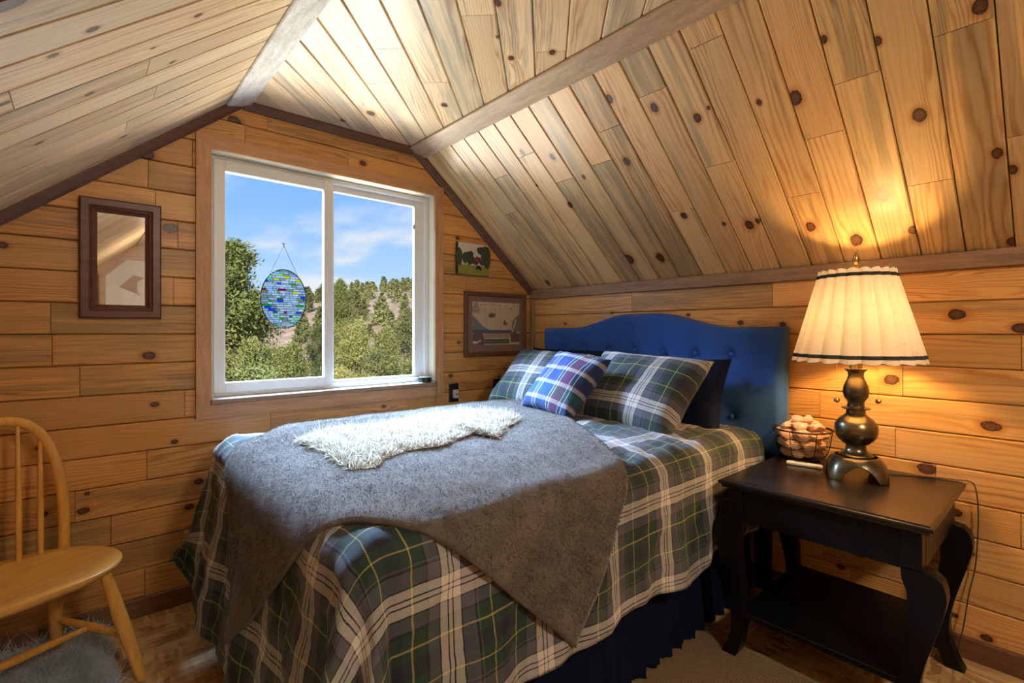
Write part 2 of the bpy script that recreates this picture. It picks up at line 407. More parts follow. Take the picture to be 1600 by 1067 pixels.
def stained_glass(i, col, tr=.74):
    col = tuple(c*.60 for c in col)
    m, nt, out = mat_new('art_glass_%d' % i)
    t = nd(nt,'ShaderNodeBsdfTransparent',None,Color=(*col,1)); d = nd(nt,'ShaderNodeBsdfTranslucent',None,Color=(*col,1)); g_ = nd(nt,'ShaderNodeBsdfDiffuse',None,Color=(*[c*.5 for c in col],1))
    a = nd(nt,'ShaderNodeMixShader',None,_0=.5,_1=d.outputs[0],_2=g_.outputs[0])
    mx = nd(nt,'ShaderNodeMixShader',None,_0=tr,_1=a.outputs[0],_2=t.outputs[0])
    nt.links.new(mx.outputs[0], out.inputs[0]); return m
ART = [stained_glass(i,c) for i,c in enumerate([(.60,.64,.66),(.50,.56,.60),(.66,.70,.70),(.10,.50,.12),(.45,.75,.35),(.10,.18,.75),(.75,.65,.10),(.45,.06,.22),(.05,.35,.25),(.55,.62,.72),(.42,.46,.44),(.30,.62,.55),(.45,.42,.22)])]
def mirror_m():
    m, nt, out = mat_new('silvered_glass'); bsdf(nt,out,Base__Color=(.92,.92,.92),Metallic=1.0,Roughness=.015); return m
M['mirror'] = mirror_m()
def salt():
    m, nt, out = mat_new('pink_salt')
    n = noise(nt, objco(nt), 25, 4)
    c = mixc(nt, n, (.62,.30,.17), (.88,.66,.52))
    bsdf(nt,out,Base__Color=c,Roughness=.45,Subsurface__Weight=.25,Subsurface__Radius=(.02,.01,.006)); return m
M['salt'] = salt()
M['wire'] = simple('dark_wire', (.03,.022,.018), .4, .7)
def foliage(name, c1, c2):
    m, nt, out = mat_new(name)
    n = noise(nt, objco(nt), 1.6, 4, .7); r = nt.nodes.new('ShaderNodeObjectInfo').outputs['Random']
    c = mixc(nt, smooth(nt, mth(nt,'ADD', n, mth(nt,'MULTIPLY', mth(nt,'SUBTRACT', r, .5), .2)), .35, .65), c1, c2)
    bsdf(nt,out,Base__Color=c,Roughness=.8,Specular__IOR__Level=.2); return m
M['juniper'] = foliage('juniper_foliage', (.20,.22,.065), (.56,.52,.19))
M['juniper2'] = foliage('juniper_foliage_dark', (.13,.145,.055), (.34,.34,.14))
M['bark'] = simple('bark', (.10,.075,.055), .9, vary=.4)
def earth():
    m, nt, out = mat_new('dry_hillside')
    p = objco(nt); n = noise(nt,p,.06,5,.6); n2 = noise(nt,p,.5,4)
    c = mixc(nt, smooth(nt,n,.4,.62), (.42,.30,.22), (.30,.20,.14)); c = mixc(nt, smooth(nt,n2,.5,.7), c, (.52,.40,.31))
    bsdf(nt,out,Base__Color=c,Roughness=.95); return m
M['earth'] = earth()
# ================================================================ the room shell
XL, XR, YB = -3.30, 0.0, -5.2
XB1, XB2, ZF, ZK = -1.98, -.985, 2.376, 1.55
XS = -2.965; ZKL = ZK-(XS-XL)*.826/.985        # the left slope runs lower than the right one
SL = math.hypot(.985, .826); CA, SA = .985/SL, .826/SL
GABLE = [(XL,0),(XR,0),(XR,ZK),(XB2,ZF),(XB1,ZF),(XL,ZKL)]
def clip(poly, conv):
    """clip polygon by a counter-clockwise convex polygon"""
    out = list(poly)
    for i in range(len(conv)):
        a, b = conv[i], conv[(i+1)%len(conv)]; inp, out = out, []
        if not inp: return []
        sd = lambda p: (b[0]-a[0])*(p[1]-a[1])-(b[1]-a[1])*(p[0]-a[0])
        for j in range(len(inp)):
            p, q = inp[j], inp[(j+1)%len(inp)]; sp_, sq = sd(p), sd(q)
            if sp_ >= -1e-9: out.append(p)
            if sp_*sq < -1e-12:
                t = sp_/(sp_-sq); out.append((p[0]+(q[0]-p[0])*t, p[1]+(q[1]-p[1])*t))
    r = []
    for p in out:
        if not r or math.hypot(p[0]-r[-1][0], p[1]-r[-1][1]) > 1e-4: r.append(p)
    if len(r) > 1 and math.hypot(r[0][0]-r[-1][0], r[0][1]-r[-1][1]) < 1e-4: r.pop()
    return r if len(r) > 2 else []
def rect(x0, y0, x1, y1): return [(x0,y0),(x1,y0),(x1,y1),(x0,y1)]
def inset(poly, lng, sht):
    n = len(poly); L = []
    for i in range(n):
        p, q = poly[i], poly[(i+1)%n]; dx, dy = q[0]-p[0], q[1]-p[1]; l = math.hypot(dx,dy)
        nx, ny = -dy/l, dx/l; o = lng if abs(dy) < .05*l else sht
        L.append((p[0]+nx*o, p[1]+ny*o, dx/l, dy/l))
    r = []
    for i in range(n):
        (px,py,ax,ay), (qx,qy,bx,by) = L[i-1], L[i]
        den = ax*by-ay*bx
        if abs(den) < 1e-6: r.append((qx,qy)); continue
        t = ((qx-px)*by-(qy-py)*bx)/den; r.append((px+ax*t, py+ay*t))
    return r
def plank(poly, fr, parent, tint, stain, knots=(), th=.018):
    O, e1, e2, n = fr
    xs = [p[0] for p in poly]; ys = [p[1] for p in poly]
    if max(xs)-min(xs) < .03 or max(ys)-min(ys) < .012: return None
    cx, cy = (min(xs)+max(xs))/2, (min(ys)+max(ys))/2
    lp = [(x-cx, y-cy) for x, y in poly]
    outer = inset(lp, .0014, .0004); top = inset(lp, .0058, .0012); k = len(lp)
    vs = [(x,y,-th) for x,y in outer]+[(x,y,-.0048) for x,y in outer]+[(x,y,0) for x,y in top]
    fs = [tuple(range(k-1,-1,-1)), tuple(range(2*k,3*k))]
    for r_ in range(2): fs += [(r_*k+i, r_*k+(i+1)%k, r_*k+k+(i+1)%k, r_*k+k+i) for i in range(k)]
    o = mesh('plank', vs, fs, M['pine'], parent)
    T = Vector(O)+Vector(e1)*cx+Vector(e2)*cy
    o.matrix_local = Matrix(((e1[0],e2[0],n[0],T.x),(e1[1],e2[1],n[1],T.y),(e1[2],e2[2],n[2],T.z),(0,0,0,1)))
    v = random.uniform(.82,1.1); h = random.uniform(-.05,.05)
    o['tint'] = [min(1,tint[0]*v*(1+h)), tint[1]*v, tint[2]*v*(1-h)]
    o['stain'] = stain+random.uniform(-.35,.35); o['seed'] = random.uniform(0,10)
    ks = [(a-cx, b-cy, r_*.64) for a, b, r_ in knots if min(xs)-.01 < a < max(xs)+.01 and min(ys)-.004 < b < max(ys)+.004][:4]
    for i in range(4):
        o['k%d'%(i+1)] = [float(t) for t in ks[i]] if i < len(ks) else [9.0,9.0,.0006]
    return o
def planking(parent, fr, bounds, b0, pitch, tint, stain, knots, joints, region=None, holes=(), extra=.25, maxlen=2.2):
    (amin, amax), (bmin, bmax) = bounds
    k0 = math.floor((bmin-b0)/pitch)
    b = b0+k0*pitch
    while b < bmax-1e-4:
        lo, hi = max(b,bmin), min(b+pitch,bmax)
        cuts = [a for a, bb in joints if b <= bb < b+pitch]
        if not cuts and random.random() < extra: cuts = [amin+(amax-amin)*random.uniform(.2,.8)]
        segs = [amin]+sorted(cuts)+[amax]
        i = 0
        while i < len(segs)-1:                                   # long runs get joints of their own
            if segs[i+1]-segs[i] > maxlen: segs.insert(i+1, segs[i]+random.uniform(.45,.75)*maxlen)
            i += 1
        for a0, a1 in zip(segs, segs[1:]):
            pieces = [(a0,a1)]
            for (h0,h1,g0,g1) in holes:
                if g0 < (lo+hi)/2 < g1:
                    nxt = []
                    for s0, s1 in pieces:
                        if s1 <= h0 or s0 >= h1: nxt.append((s0,s1)); continue
                        if s0 < h0: nxt.append((s0,h0))
                        if s1 > h1: nxt.append((h1,s1))
                    pieces = nxt
            for s0, s1 in pieces:
                poly = rect(s0,lo,s1,hi)
                if region: poly = clip(poly, region)
                if poly: plank(poly, fr, parent, tint, stain, knots)
        b += pitch
def struct(o): o['kind'] = 'structure'; return o
K_right = [(0.988, -2.167, 0.0164), (0.921, -2.298, 0.0158), (0.916, -2.527, 0.0263), (0.825, -2.04, 0.032), (0.855, -1.925, 0.0143), (0.877, -1.692, 0.0233), (0.98, -1.541, 0.0241), (0.901, -1.747, 0.0101), (0.633, -2.362, 0.0273), (0.424, -2.532, 0.0248), (0.348, -2.562, 0.023), (0.339, -2.217, 0.0365), (0.144, -2.281, 0.0225), (0.127, -2.095, 0.035), (0.231, -1.947, 0.0304), (0.294, -1.707, 0.0326), (0.311, -1.75, 0.0174), (0.415, -1.432, 0.0221), (0.325, -1.598, 0.0122), (0.035, -2.549, 0.0231), (0.171, -1.167, 0.0179), (1.092, -1.376, 0.0249), (1.263, -1.257, 0.0166), (1.266, -1.194, 0.017), (0.783, -1.295, 0.0274), (1.017, -0.755, 0.0205), (0.936, -0.917, 0.0232), (0.773, -1.022, 0.0166), (0.634, -0.833, 0.0252), (0.185, -0.983, 0.0411), (0.164, -1.18, 0.0356), (0.065, -0.225, 0.0274), (0.808, -0.702, 0.0108)]
K_flat = [(-2.027, -0.057, 0.0198), (-1.684, -0.035, 0.0185), (-1.715, 0.134, 0.0207), (-1.287, -0.397, 0.0223), (-1.219, -0.796, 0.0298), (-1.834, -0.076, 0.0098), (-1.138, -0.977, 0.0206)]
K_left = [(0.847, -1.155, 0.0154), (0.564, -1.278, 0.0155), (0.478, -1.215, 0.0141), (0.561, -0.889, 0.0143), (0.953, -0.336, 0.0155), (0.696, -0.284, 0.0148), (0.414, -0.642, 0.0154), (0.362, -1.047, 0.0135), (0.412, -1.488, 0.0441), (0.732, -1.047, 0.0087), (0.814, -0.88, 0.0118)]
K_win = [(-1.991, 2.277, 0.0312), (-2.342, 2.028, 0.0367), (-1.332, 2.215, 0.0221), (-2.247, 1.714, 0.0348), (-2.326, 1.139, 0.0255), (-2.779, 1.578, 0.0196), (-2.306, 0.922, 0.0171), (-2.232, 0.745, 0.0146), (-2.535, 0.575, 0.0106), (-2.547, 0.506, 0.0238), (-2.14, 0.546, 0.021), (-2.176, 0.435, 0.0207), (-2.669, 0.52, 0.0178), (-0.728, 0.955, 0.0168), (-0.682, 0.893, 0.017), (-0.313, 0.926, 0.0137), (-0.662, 1.173, 0.0128), (-1.201, 0.802, 0.0152), (-0.672, 1.866, 0.017), (-1.661, 0.862, 0.0136), (-2.68, 0.786, 0.0127)]
K_head = [(-2.397, 1.314, 0.0322), (-2.571, 1.259, 0.0277), (-1.769, 1.281, 0.0186), (-1.566, 1.292, 0.0165), (-1.275, 1.339, 0.0143), (-2.191, 1.046, 0.0295), (-2.493, 0.895, 0.031), (-2.307, 0.698, 0.0359), (-2.427, 0.402, 0.022), (-2.392, 0.547, 0.0248), (-2.39, 0.146, 0.0124), (-2.48, 0.099, 0.0192), (-2.076, 0.286, 0.0251), (-2.011, 0.196, 0.0171), (-0.75, 1.364, 0.0123), (-0.346, 1.299, 0.0135)]
J_right = [(1.137, -1.816), (0.826, -2.204), (0.651, -2.068), (0.356, -2.338), (0.405, -1.934), (0.872, -2.491), (0.474, -2.572), (1.044, -1.54), (0.643, -1.672), (0.449, -1.378), (0.818, -1.147), (0.788, -0.894), (0.929, -0.439)]
J_flat = [(-1.519, -0.638), (-1.507, -0.381), (-1.967, -0.127), (-1.785, -0.517)]
J_left = [(0.731, -0.89), (0.784, -0.599), (0.378, -1.028), (0.701, -0.357)]
J_win = [(-2.303, 1.843), (-1.943, 2.246), (-1.841, 2.332), (-2.645, 1.306), (-2.557, 1.044), (-1.42, 2.25), (-1.109, 2.331), (-0.395, 0.94), (-1.826, 0.777)]
J_head = [(-1.722, 1.397), (-2.571, 1.176), (-1.927, 0.924), (-2.57, 0.527)]

# --- floor
floor = struct(MB().box((XL-.1,YB-.1,-.12),(XR+.1,.1,0)).build('floor', M['osb']))
# --- window wall with its opening
W0, W1, WZ0, WZ1 = -2.09, -.857, .925, 2.11
mb = MB()
H0, H1, HZ0, HZ1 = W0-.0145, W1+.0145, .904, WZ1+.0145
for r_ in (rect(XL-.02,-.05,H0,2.5), rect(H1,-.05,XR+.02,2.5), rect(H0,-.05,H1,HZ0), rect(H0,HZ1,H1,2.5)):
    p_ = clip(r_, [(XL-.02,-.05),(XR+.02,-.05),(XR+.02,ZK+.02),(XB2,ZF+.02),(XB1,ZF+.02),(XL-.02,ZKL+.02)])
    mb.prism(p_, .0185, .125, 1)
wall_w = struct(fixn(mb.build('wall_window', M['groove'])))
TW = (.68,.35,.105)
planking(wall_w, ((0,0,0),(1,0,0),(0,0,1),(0,-1,0)), ((XL,XR),(.075,ZF)), 1.365-.129*10, .129, TW, .42, K_win, J_win, GABLE, [(W0-.015,W1+.015,.88,2.13)], .45, 1.5)
# --- headboard wall
wall_h = struct(MB().box((.0185,YB,-.05),(.1,.02,ZK+.03)).build('wall_headboard', M['groove']))
TH = (.68,.38,.13)
planking(wall_h, ((0,0,0),(0,-1,0),(0,0,1),(-1,0,0)), ((0,-YB),(.075,1.49)), 1.365-.129*10, .129, TH, .38, [(-a,b,r_) for a,b,r_ in K_head], [(-a,b) for a,b in J_head], None, (), .6, 1.7)
# --- sloped and flat ceilings
ceil_r = struct(MB().prism([(XR+.05,ZK-.022),(XR+.05,ZK+.15),(XB2,ZF+.15),(XB2,ZF+.024),(XR+.0185*SA,ZK+.0185*CA)], YB, .1, 1).build('ceiling_right_slope', M['groove'])); fixn(ceil_r)
TC = (.76,.58,.35); TR = (.74,.49,.22)  # one pine: lamplight warmth put into TR, pale sheen into TC
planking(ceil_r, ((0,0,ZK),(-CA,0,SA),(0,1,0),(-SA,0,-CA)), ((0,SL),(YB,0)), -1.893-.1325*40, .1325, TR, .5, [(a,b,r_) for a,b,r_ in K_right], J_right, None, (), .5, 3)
ceil_l = struct(MB().prism([(XL-.05,ZKL-.022),(XL-.05,ZKL+.15),(XB1,ZF+.15),(XB1,ZF+.024),(XL-.0185*SA,ZKL+.0185*CA)], YB, .1, 1).build('ceiling_left_slope', M['groove'])); fixn(ceil_l)
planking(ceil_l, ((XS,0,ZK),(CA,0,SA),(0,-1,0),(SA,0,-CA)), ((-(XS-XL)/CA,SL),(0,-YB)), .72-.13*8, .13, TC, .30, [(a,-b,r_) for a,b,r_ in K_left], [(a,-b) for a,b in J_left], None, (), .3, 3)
ceil_f = struct(MB().box((XB1-.02,YB,ZF+.0185),(XB2+.02,.1,ZF+.14)).build('ceiling', M['groove']))
R2 = math.sqrt(.5)
cr = [((x+y)*R2,(x-y)*R2) for x, y in ((XB1,YB),(XB1,0),(XB2,0),(XB2,YB))]      # order gives counter-clockwise in (a,b)
def ccw(p): return p if sum(p[i][0]*p[(i+1)%len(p)][1]-p[(i+1)%len(p)][0]*p[i][1] for i in range(len(p))) > 0 else p[::-1]
cr = ccw(cr)
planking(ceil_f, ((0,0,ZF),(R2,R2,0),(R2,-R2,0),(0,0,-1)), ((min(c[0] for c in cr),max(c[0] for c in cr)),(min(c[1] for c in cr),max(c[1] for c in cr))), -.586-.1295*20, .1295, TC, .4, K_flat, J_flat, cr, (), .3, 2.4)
# --- walls out of frame
struct(MB().box((XL-.1,YB,-.05),(XL,.02,ZKL+.03)).build('wall_left', M['back']))
bw = MB().prism([(XL-.1,-.05),(XR+.1,-.05),(XR+.1,ZK+.1),(XB2+.05,ZF+.1),(XB1-.05,ZF+.1),(XL-.1,ZKL+.1)], YB-.1, YB, 1); struct(fixn(bw.build('wall_back', M['back'])))
# --- trims
def beam(name, x, side, label):
    ang = math.atan2(.826,.985)/2*side
    Mx = Matrix.Translation((x,0,ZF-.012)) @ Matrix.Rotation(ang, 4, 'Y')
    return struct(MB().box((-.058,YB,-.022),(.058,-.0,.012),.004,Mx).build(name, M[label]))
beam('trim_1', XB2, 1, 'beam'); beam('trim_2', XB1, -1, 'beam_grey')
def gable_strip(name, p, q):
    """dark cove strip where the window wall meets a ceiling"""
    d = Vector((q[0]-p[0],0,q[1]-p[1])); L = d.length; ang = math.atan2(d.z,d.x)
    Mx = Matrix.Translation((p[0],0,p[1])) @ Matrix.Rotation(-ang,4,'Y')
    return struct(fixn(MB().prism([(0,0),(-.034,0),(-.034,-.010),(-.022,-.030),(-.010,-.040),(0,-.040)], 0, L, 0, Mx).build(name, M['trim_dark'])))
gable_strip('trim_3', (XB2,ZF), (XR,ZK)); gable_strip('trim_4', (XB1+.03,ZF), (XB2-.03,ZF)); gable_strip('trim_5', (XL,ZKL), (XB1,ZF))
struct(MB().box((-.022,YB,1.487),(0,-.0,1.552),.003).build('trim_6', M['trim_mid'])).rotation_euler = (0,0,0)
bpy.data.objects['trim_6'].data.materials[0] = stained('brown_trim_along_wall', (.20,.115,.066), (.36,.22,.13), axis_scale=(14,1.5,14))
struct(MB().box((-.02,-.042,.08),(0,-.0005,1.487),.003).build('trim_7', M['trim_mid_z']))
struct(MB().box((XL,-.016,0),(0,0,.082),.004).build('baseboard_window', M['baseboard']))
struct(MB().box((-.016,YB,0),(0,-.016,.082),.004).build('baseboard_headboard', stained('baseboard_wood_long', (.10,.042,.022), (.19,.085,.045), axis_scale=(14,1.5,14))))

# --- window
win = struct(empty('window_1', (-1.47,0,.925), 0, True))
win['label'] = 'white two-pane sliding window in a wooden casing above the bed'
def wp(name, mb, mat, parent=win):
    return mb.build(name, mat, parent)
CO = .062
wp('casing', MB().prism([(W0-CO,WZ1+CO),(W1+CO,WZ1+CO),(W1,WZ1),(W0,WZ1)], -.020, 0, 1), M['casing'])
wp('casing', MB().prism([(W0-CO,.838),(W1+CO,.838),(W1,.905),(W0,.905)], -.020, 0, 1), M['casing'])
wp('casing', MB().prism([(W0-CO,.838),(W0,.905),(W0,WZ1),(W0-CO,WZ1+CO)], -.020, 0, 1), M['casing_z'])
wp('casing', MB().prism([(W1,.905),(W1+CO,.838),(W1+CO,WZ1+CO),(W1,WZ1)], -.020, 0, 1), M['casing_z'])
for o in list(win.children): fixn(o)
wp('jamb', MB().box((W0,-.002,WZ1),(W1,.125,WZ1+.015)), M['jamb'])
wp('jamb', MB().box((W0-.015,-.002,WZ0),(W0,.125,WZ1)), M['jamb'])
wp('jamb', MB().box((W1,-.002,WZ0),(W1+.015,.125,WZ1)), M['jamb'])
wp('sill', MB().box((W0,-.022,.905),(W1,.125,.926),.003), M['sill'])
wp('sill_nosing', MB().box((W0-.004,-.034,.902),(W1+.012,-.022,.926),.003), M['trim_mid'])
def ring(x0,x1,z0,z1,wd,y0,y1,bev=.003):
    l,r,b,t = wd
    return (MB().box((x0,y0,z0),(x0+l,y1,z1),bev).box((x1-r,y0,z0),(x1,y1,z1),bev).box((x0+l,y0,z0),(x1-r,y1,z0+b),bev).box((x0+l,y0,z1-t),(x1-r,y1,z1),bev))
wp('frame', ring(W0,W1,WZ0+.001,WZ1,(.028,.028,.028,.028),.062,.124), M['vinyl'])
sl = wp('sash', ring(W0+.02,-1.487,WZ0+.02,WZ1-.02,(.050,.048,.050,.055),.048,.086), M['vinyl'])
sr = wp('sash', ring(-1.512,W1-.02,WZ0+.02,WZ1-.02,(.046,.068,.024,.044),.088,.118), M['vinyl'])
for s_, (x0,x1,z0,z1,yy) in ((sl,(W0+.068,-1.533,WZ0+.068,WZ1-.073,.066)),(sr,(-1.468,W1-.086,WZ0+.042,WZ1-.062,.102))):
    MB().box((x0-.004,yy-.002,z0-.004),(x1+.004,yy+.002,z1+.004)).build('pane', M['glass'], s_)
MB().box((W1-.100,.078,1.90),(W1-.093,.086,1.93),.001).build('latch', M['black_plastic'], sr)
# ================================================================ bed
BX0, BX1, BY0, BY1 = -2.05, -.10, -1.65, -.34
bed = empty('bed', (-1.08,-1.0,0), 0, True)
tag(bed, 'double bed with blue button-tufted headboard and navy bed skirt', 'bed')
def rbox(a, b, r, n=4):
    """box with rounded vertical edges and soft top"""
    (x0,y0,z0),(x1,y1,z1) = a, b
    pl_ = []
    for cx, cy, q0 in ((x1-r,y1-r,0),(x0+r,y1-r,90),(x0+r,y0+r,180),(x1-r,y0+r,270)):
        for k in range(n+1):
            q = math.radians(q0+90*k/n); pl_.append((cx+r*math.cos(q), cy+r*math.sin(q)))
    mb = MB(); m = len(pl_); e = min(r*.6,(z1-z0)/3); vs = []
    cx, cy = (x0+x1)/2, (y0+y1)/2
    for z, s in ((z0,e),(z0+e,0),(z1-e,0),(z1-e*.3,e*.3),(z1,e)):
        for x, y in pl_:
            vs.append((x-math.copysign(min(s,abs(x-cx)),x-cx), y-math.copysign(min(s,abs(y-cy)),y-cy), z))
    fs = [tuple(range(m-1,-1,-1)), tuple(4*m+i for i in range(m))]+[(j*m+i,j*m+(i+1)%m,(j+1)*m+(i+1)%m,(j+1)*m+i) for j in range(4) for i in range(m)]
    return mb.add(vs, fs)
rbox((BX0+.03,BY0+.03,.30),(BX1,BY1-.03,.50),.04).build('box_spring', M['navy'], bed, True)
rbox((BX0+.02,BY0+.02,.502),(BX1,BY1-.02,.765),.07).build('mattress', simple('mattress_ticking',(.6,.6,.58),.8), bed, True)
for x, y in ((BX0+.12,BY0+.12),(BX0+.12,BY1-.12),(BX1-.1,BY0+.12),(BX1-.1,BY1-.12)):
    MB().lathe([(.02,0),(.022,.3)],12,(x,y,0)).build('leg', M['black_plastic'], bed, True)
# pleated skirt on three sides
pts = []
def run(a, b, n):
    for i in range(n): t = i/n; pts.append((a[0]+(b[0]-a[0])*t, a[1]+(b[1]-a[1])*t))
cs = [(BX1-.02,BY1+.0),(BX0-.01,BY1+.0),(BX0-.01,BY0-.0),(BX1-.02,BY0-.0)]
run(cs[0],cs[1],150); run(cs[1],cs[2],110); run(cs[2],cs[3],150); pts.append(cs[3])
P = np.zeros((len(pts),9,3)); cc = np.array([(BX0+BX1)/2,(BY0+BY1)/2])
for i, p_ in enumerate(pts):
    pl_, pr = np.array(pts[max(i-1,0)]), np.array(pts[min(i+1,len(pts)-1)]); t = pr-pl_; t /= np.linalg.norm(t)+1e-9
    nr = np.array([t[1],-t[0]]);  nr = nr if nr@(np.array(p_)-cc) > 0 else -nr
    for j in range(9):
        zt = j/8; wv = .010*math.sin(i*.95)+.006*math.sin(i*2.3+1)
        q = np.array(p_)+nr*(wv*(.3+zt)+.025*zt**1.5)
        P[i,j] = (q[0],q[1],.47-zt*(.47-.012))
sk = grid_mesh('bed_skirt', P, M['navy'], bed); 
# headboard: camel-back outline, padded front with button tufts
HY0, HY1, HX = -1.805, -.225, -.105
def htop(y):
    s = abs((y+1.015)/.79); t = min(max((s-.12)/.56,0),1); t = t*t*(3-2*t)
    return 1.352-.082*t
BTN = [(-.42-.1905*k,1.13) for k in range(7)]+[(-.325-.1905*k+.0,.972) for k in range(8)]+[(-.42-.1905*k,.822) for k in range(7)]
ny, nz = 150, 70
P = np.zeros((ny,nz,3))
for i in range(ny):
    y = HY0+(HY1-HY0)*i/(ny-1); ht = htop(y)
    for j in range(nz):
        z = .655+(ht-.655)*j/(nz-1)
        ex = min(y-HY0, HY1-y, ht-z, z-.655); e = min(max(ex,0)/.035,1); pad = math.sqrt(max(0,1-(1-e)**2))
        P[i,j] = (HX-.0*pad+.045*(1-pad), y, z)
Yg, Zg = P[...,1], P[...,2]
for by, bz in BTN:
    d = np.hypot(Yg-by, Zg-bz); P[...,0] += .018*np.exp(-(d/.022)**2)+.012*np.exp(-(d/.055)**2)
for by, bz in BTN:                                                 # stitched folds: upright above the top row, slanting between rows
    if bz > 1.1: P[...,0] += .0045*np.exp(-((Yg-by)/.006)**2)*(Zg > bz)
for by, bz in BTN:
    for by2, bz2 in BTN:
        if bz2 < bz and abs(abs(by-by2)-.0953) < .01 and abs(bz-bz2) < .17:
            L = math.hypot(by2-by,bz2-bz); ux, uz = (by2-by)/L, (bz2-bz)/L
            t = (Yg-by)*ux+(Zg-bz)*uz; dd = np.abs((Yg-by)*uz-(Zg-bz)*ux)
            P[...,0] += .0035*np.exp(-(dd/.006)**2)*((t > 0)&(t < L))
hb = grid_mesh('headboard', P, M['blue'], bed, flip=True)
me = hb.data
# back panel and rim joined in the same mesh
import bmesh
bm = bmesh.new(); bm.from_mesh(me)
edges = [e for e in bm.edges if e.is_boundary]
ret = bmesh.ops.extrude_edge_only(bm, edges=edges); nv = [v for v in ret['geom'] if isinstance(v, bmesh.types.BMVert)]
for v in nv: v.co.x = -.022
bmesh.ops.holes_fill(bm, edges=[e for e in bm.edges if e.is_boundary], sides=0)
bmesh.ops.recalc_face_normals(bm, faces=bm.faces); bm.to_mesh(me); bm.free()
bme = None
for by, bz in BTN:
    if bme is None:
        b_ = MB().lathe([(.0015,.0085),(.007,.0075),(.012,.004),(.0135,0),(.011,-.005)],14); o = b_.build('button', M['blue'], hb, True); bme = o.data
    else: o = link('button', bme, None, hb)
    o.matrix_local = Matrix.Translation((HX+.008,by,bz)) @ Matrix.Rotation(-math.pi/2,4,'Y')
for y in (-1.70,-.33): MB().box((-.075,y-.035,0),(-.035,y+.035,.70),.003).build('headboard_leg', M['black_paint'], bed)

# ---------------------------------------------------------------- draped cloths
def drape(x, y, lift=0., R=.09, top=.80, crown=.035, flare=.05, cornerflare=.28):
    x0, x1, y0, y1 = BX0, BX1, BY0, BY1
    cx = np.clip(x,x0,x1); cy = np.clip(y,y0,y1); dx = x-cx; dy = y-cy; d = np.hypot(dx,dy)+1e-9
    nx, ny_ = dx/d, dy/d; d = np.where((np.abs(nx*ny_) > .02)&(d > .46), .46+(d-.46)*(1-.62*np.clip(np.abs(nx*ny_)*4,0,1)), d)
    corner = np.clip(4*np.abs(nx*ny_)**1.0*.5, 0, 1)*(dx < 0)
    fl = flare+(cornerflare-flare)*corner + .10*(nx < -.7)
    Rr = R+lift; a = np.minimum(d/Rr, math.pi/2); ext = np.maximum(d-Rr*math.pi/2, 0)
    hor = Rr*np.sin(a)+ext*fl; dr = Rr*(1-np.cos(a))+ext*np.sqrt(1-fl**2)
    u = (cx-x0)/(x1-x0)*2-1; v = (cy-y0)/(y1-y0)*2-1
    z = top+lift+crown*(1-u**4)*(1-v**4)-dr
    # folds in the hanging part
    s = np.where(np.abs(nx) > np.abs(ny_), y, x)*1.0 + .35*np.arctan2(ny_,nx)
    fold = (np.sin(s*13+1.1)*.6+np.sin(s*29+.4)*.4)*np.minimum(ext*.06,.020)*(1-.2*corner)
    cw = np.sin(np.arctan2(ny_,nx)*9+.6)*np.minimum(ext*.10,.045)*corner
    hor = hor+fold+cw
    return np.stack([cx+nx*hor, cy+ny_*hor, z], -1)
nu, nv_ = 190, 160
U, V = np.meshgrid(np.linspace(0,1,nu), np.linspace(0,1,nv_), indexing='ij')
cxx = -2.74+(2.74-.13)*U
near = -2.17+.05*np.clip((cxx+.9)/.7,0,1); far = -.08
cyy = near+(far-near)*V
cyy = cyy + .012*np.sin(cxx*9)*(1-V)
# rounded comforter corners at the foot
P = drape(cxx, cyy)
flat = (np.abs(cxx-np.clip(cxx,BX0,BX1))+np.abs(cyy-np.clip(cyy,BY0,BY1))) < .02
puff = .010*fbm(cxx*1.6,cyy*1.6,3)+.006*fbm(cxx*4.5,cyy*4.5,5)+.0035*fbm(cxx*11,cyy*11,6,2)
P[...,2] += puff*np.where(flat,1,.35); P[...,1] -= np.where(cyy < BY0, np.clip(puff,-.004,.02), 0); P[...,0] -= np.where(cxx < BX0, np.clip(puff,-.006,.02), 0)
P[...,2] = np.maximum(P[...,2], .02)
tuck = np.clip((cxx+.34)/.2,0,1); P[...,2] -= .02*tuck
com = grid_mesh('comforter', P, M['plaid'], None, np.stack([cxx,cyy],-1)+np.array([.11,.05]))
tag(com, 'dark green, navy and white tartan comforter spread over the bed', 'comforter')
sm_ = com.modifiers.new('thick','SOLIDIFY'); sm_.thickness = .012; sm_.offset = -1
# grey throw: a rectangle laid askew, two corners hanging down
A_, B_, C_, D_ = np.array([-2.60,-1.06]), np.array([-1.50,-2.19]), np.array([-.45,-.55]), np.array([-1.45,.12])
nu, nv_ = 150, 150
U, V = np.meshgrid(np.linspace(0,1,nu), np.linspace(0,1,nv_), indexing='ij')
Q = (A_*(1-U)[...,None]+B_*U[...,None])*(1-V)[...,None]+(D_*(1-U)[...,None]+C_*U[...,None])*V[...,None]
edge = np.minimum(np.minimum(U,1-U)*1.55,np.minimum(V,1-V)*1.8)
Q += (np.stack([fbm(U*2,V*2,11,2),fbm(U*2,V*2,12,2)],-1))*.012
tx, ty = Q[...,0], Q[...,1]
P = drape(tx, ty, lift=.022)
hem = np.clip(edge/.03,0,1)
wr = .007*fbm(tx*1.5,ty*1.5,21)+.008*np.exp(-((ty+.42+.1*np.sin(tx*3))/.035)**2)*(tx > -1.1)*(.5+.5*np.sin(tx*14))
P[...,2] += wr*(np.abs(tx-np.clip(tx,BX0,BX1))+np.abs(ty-np.clip(ty,BY0,BY1)) < .05)
P[...,2] -= (1-hem)*.008
throw = grid_mesh('throw_blanket', P, M['throw'], None, np.stack([tx,ty],-1))
tag(throw, 'grey-brown plush throw blanket lying askew across the tartan comforter', 'blanket')
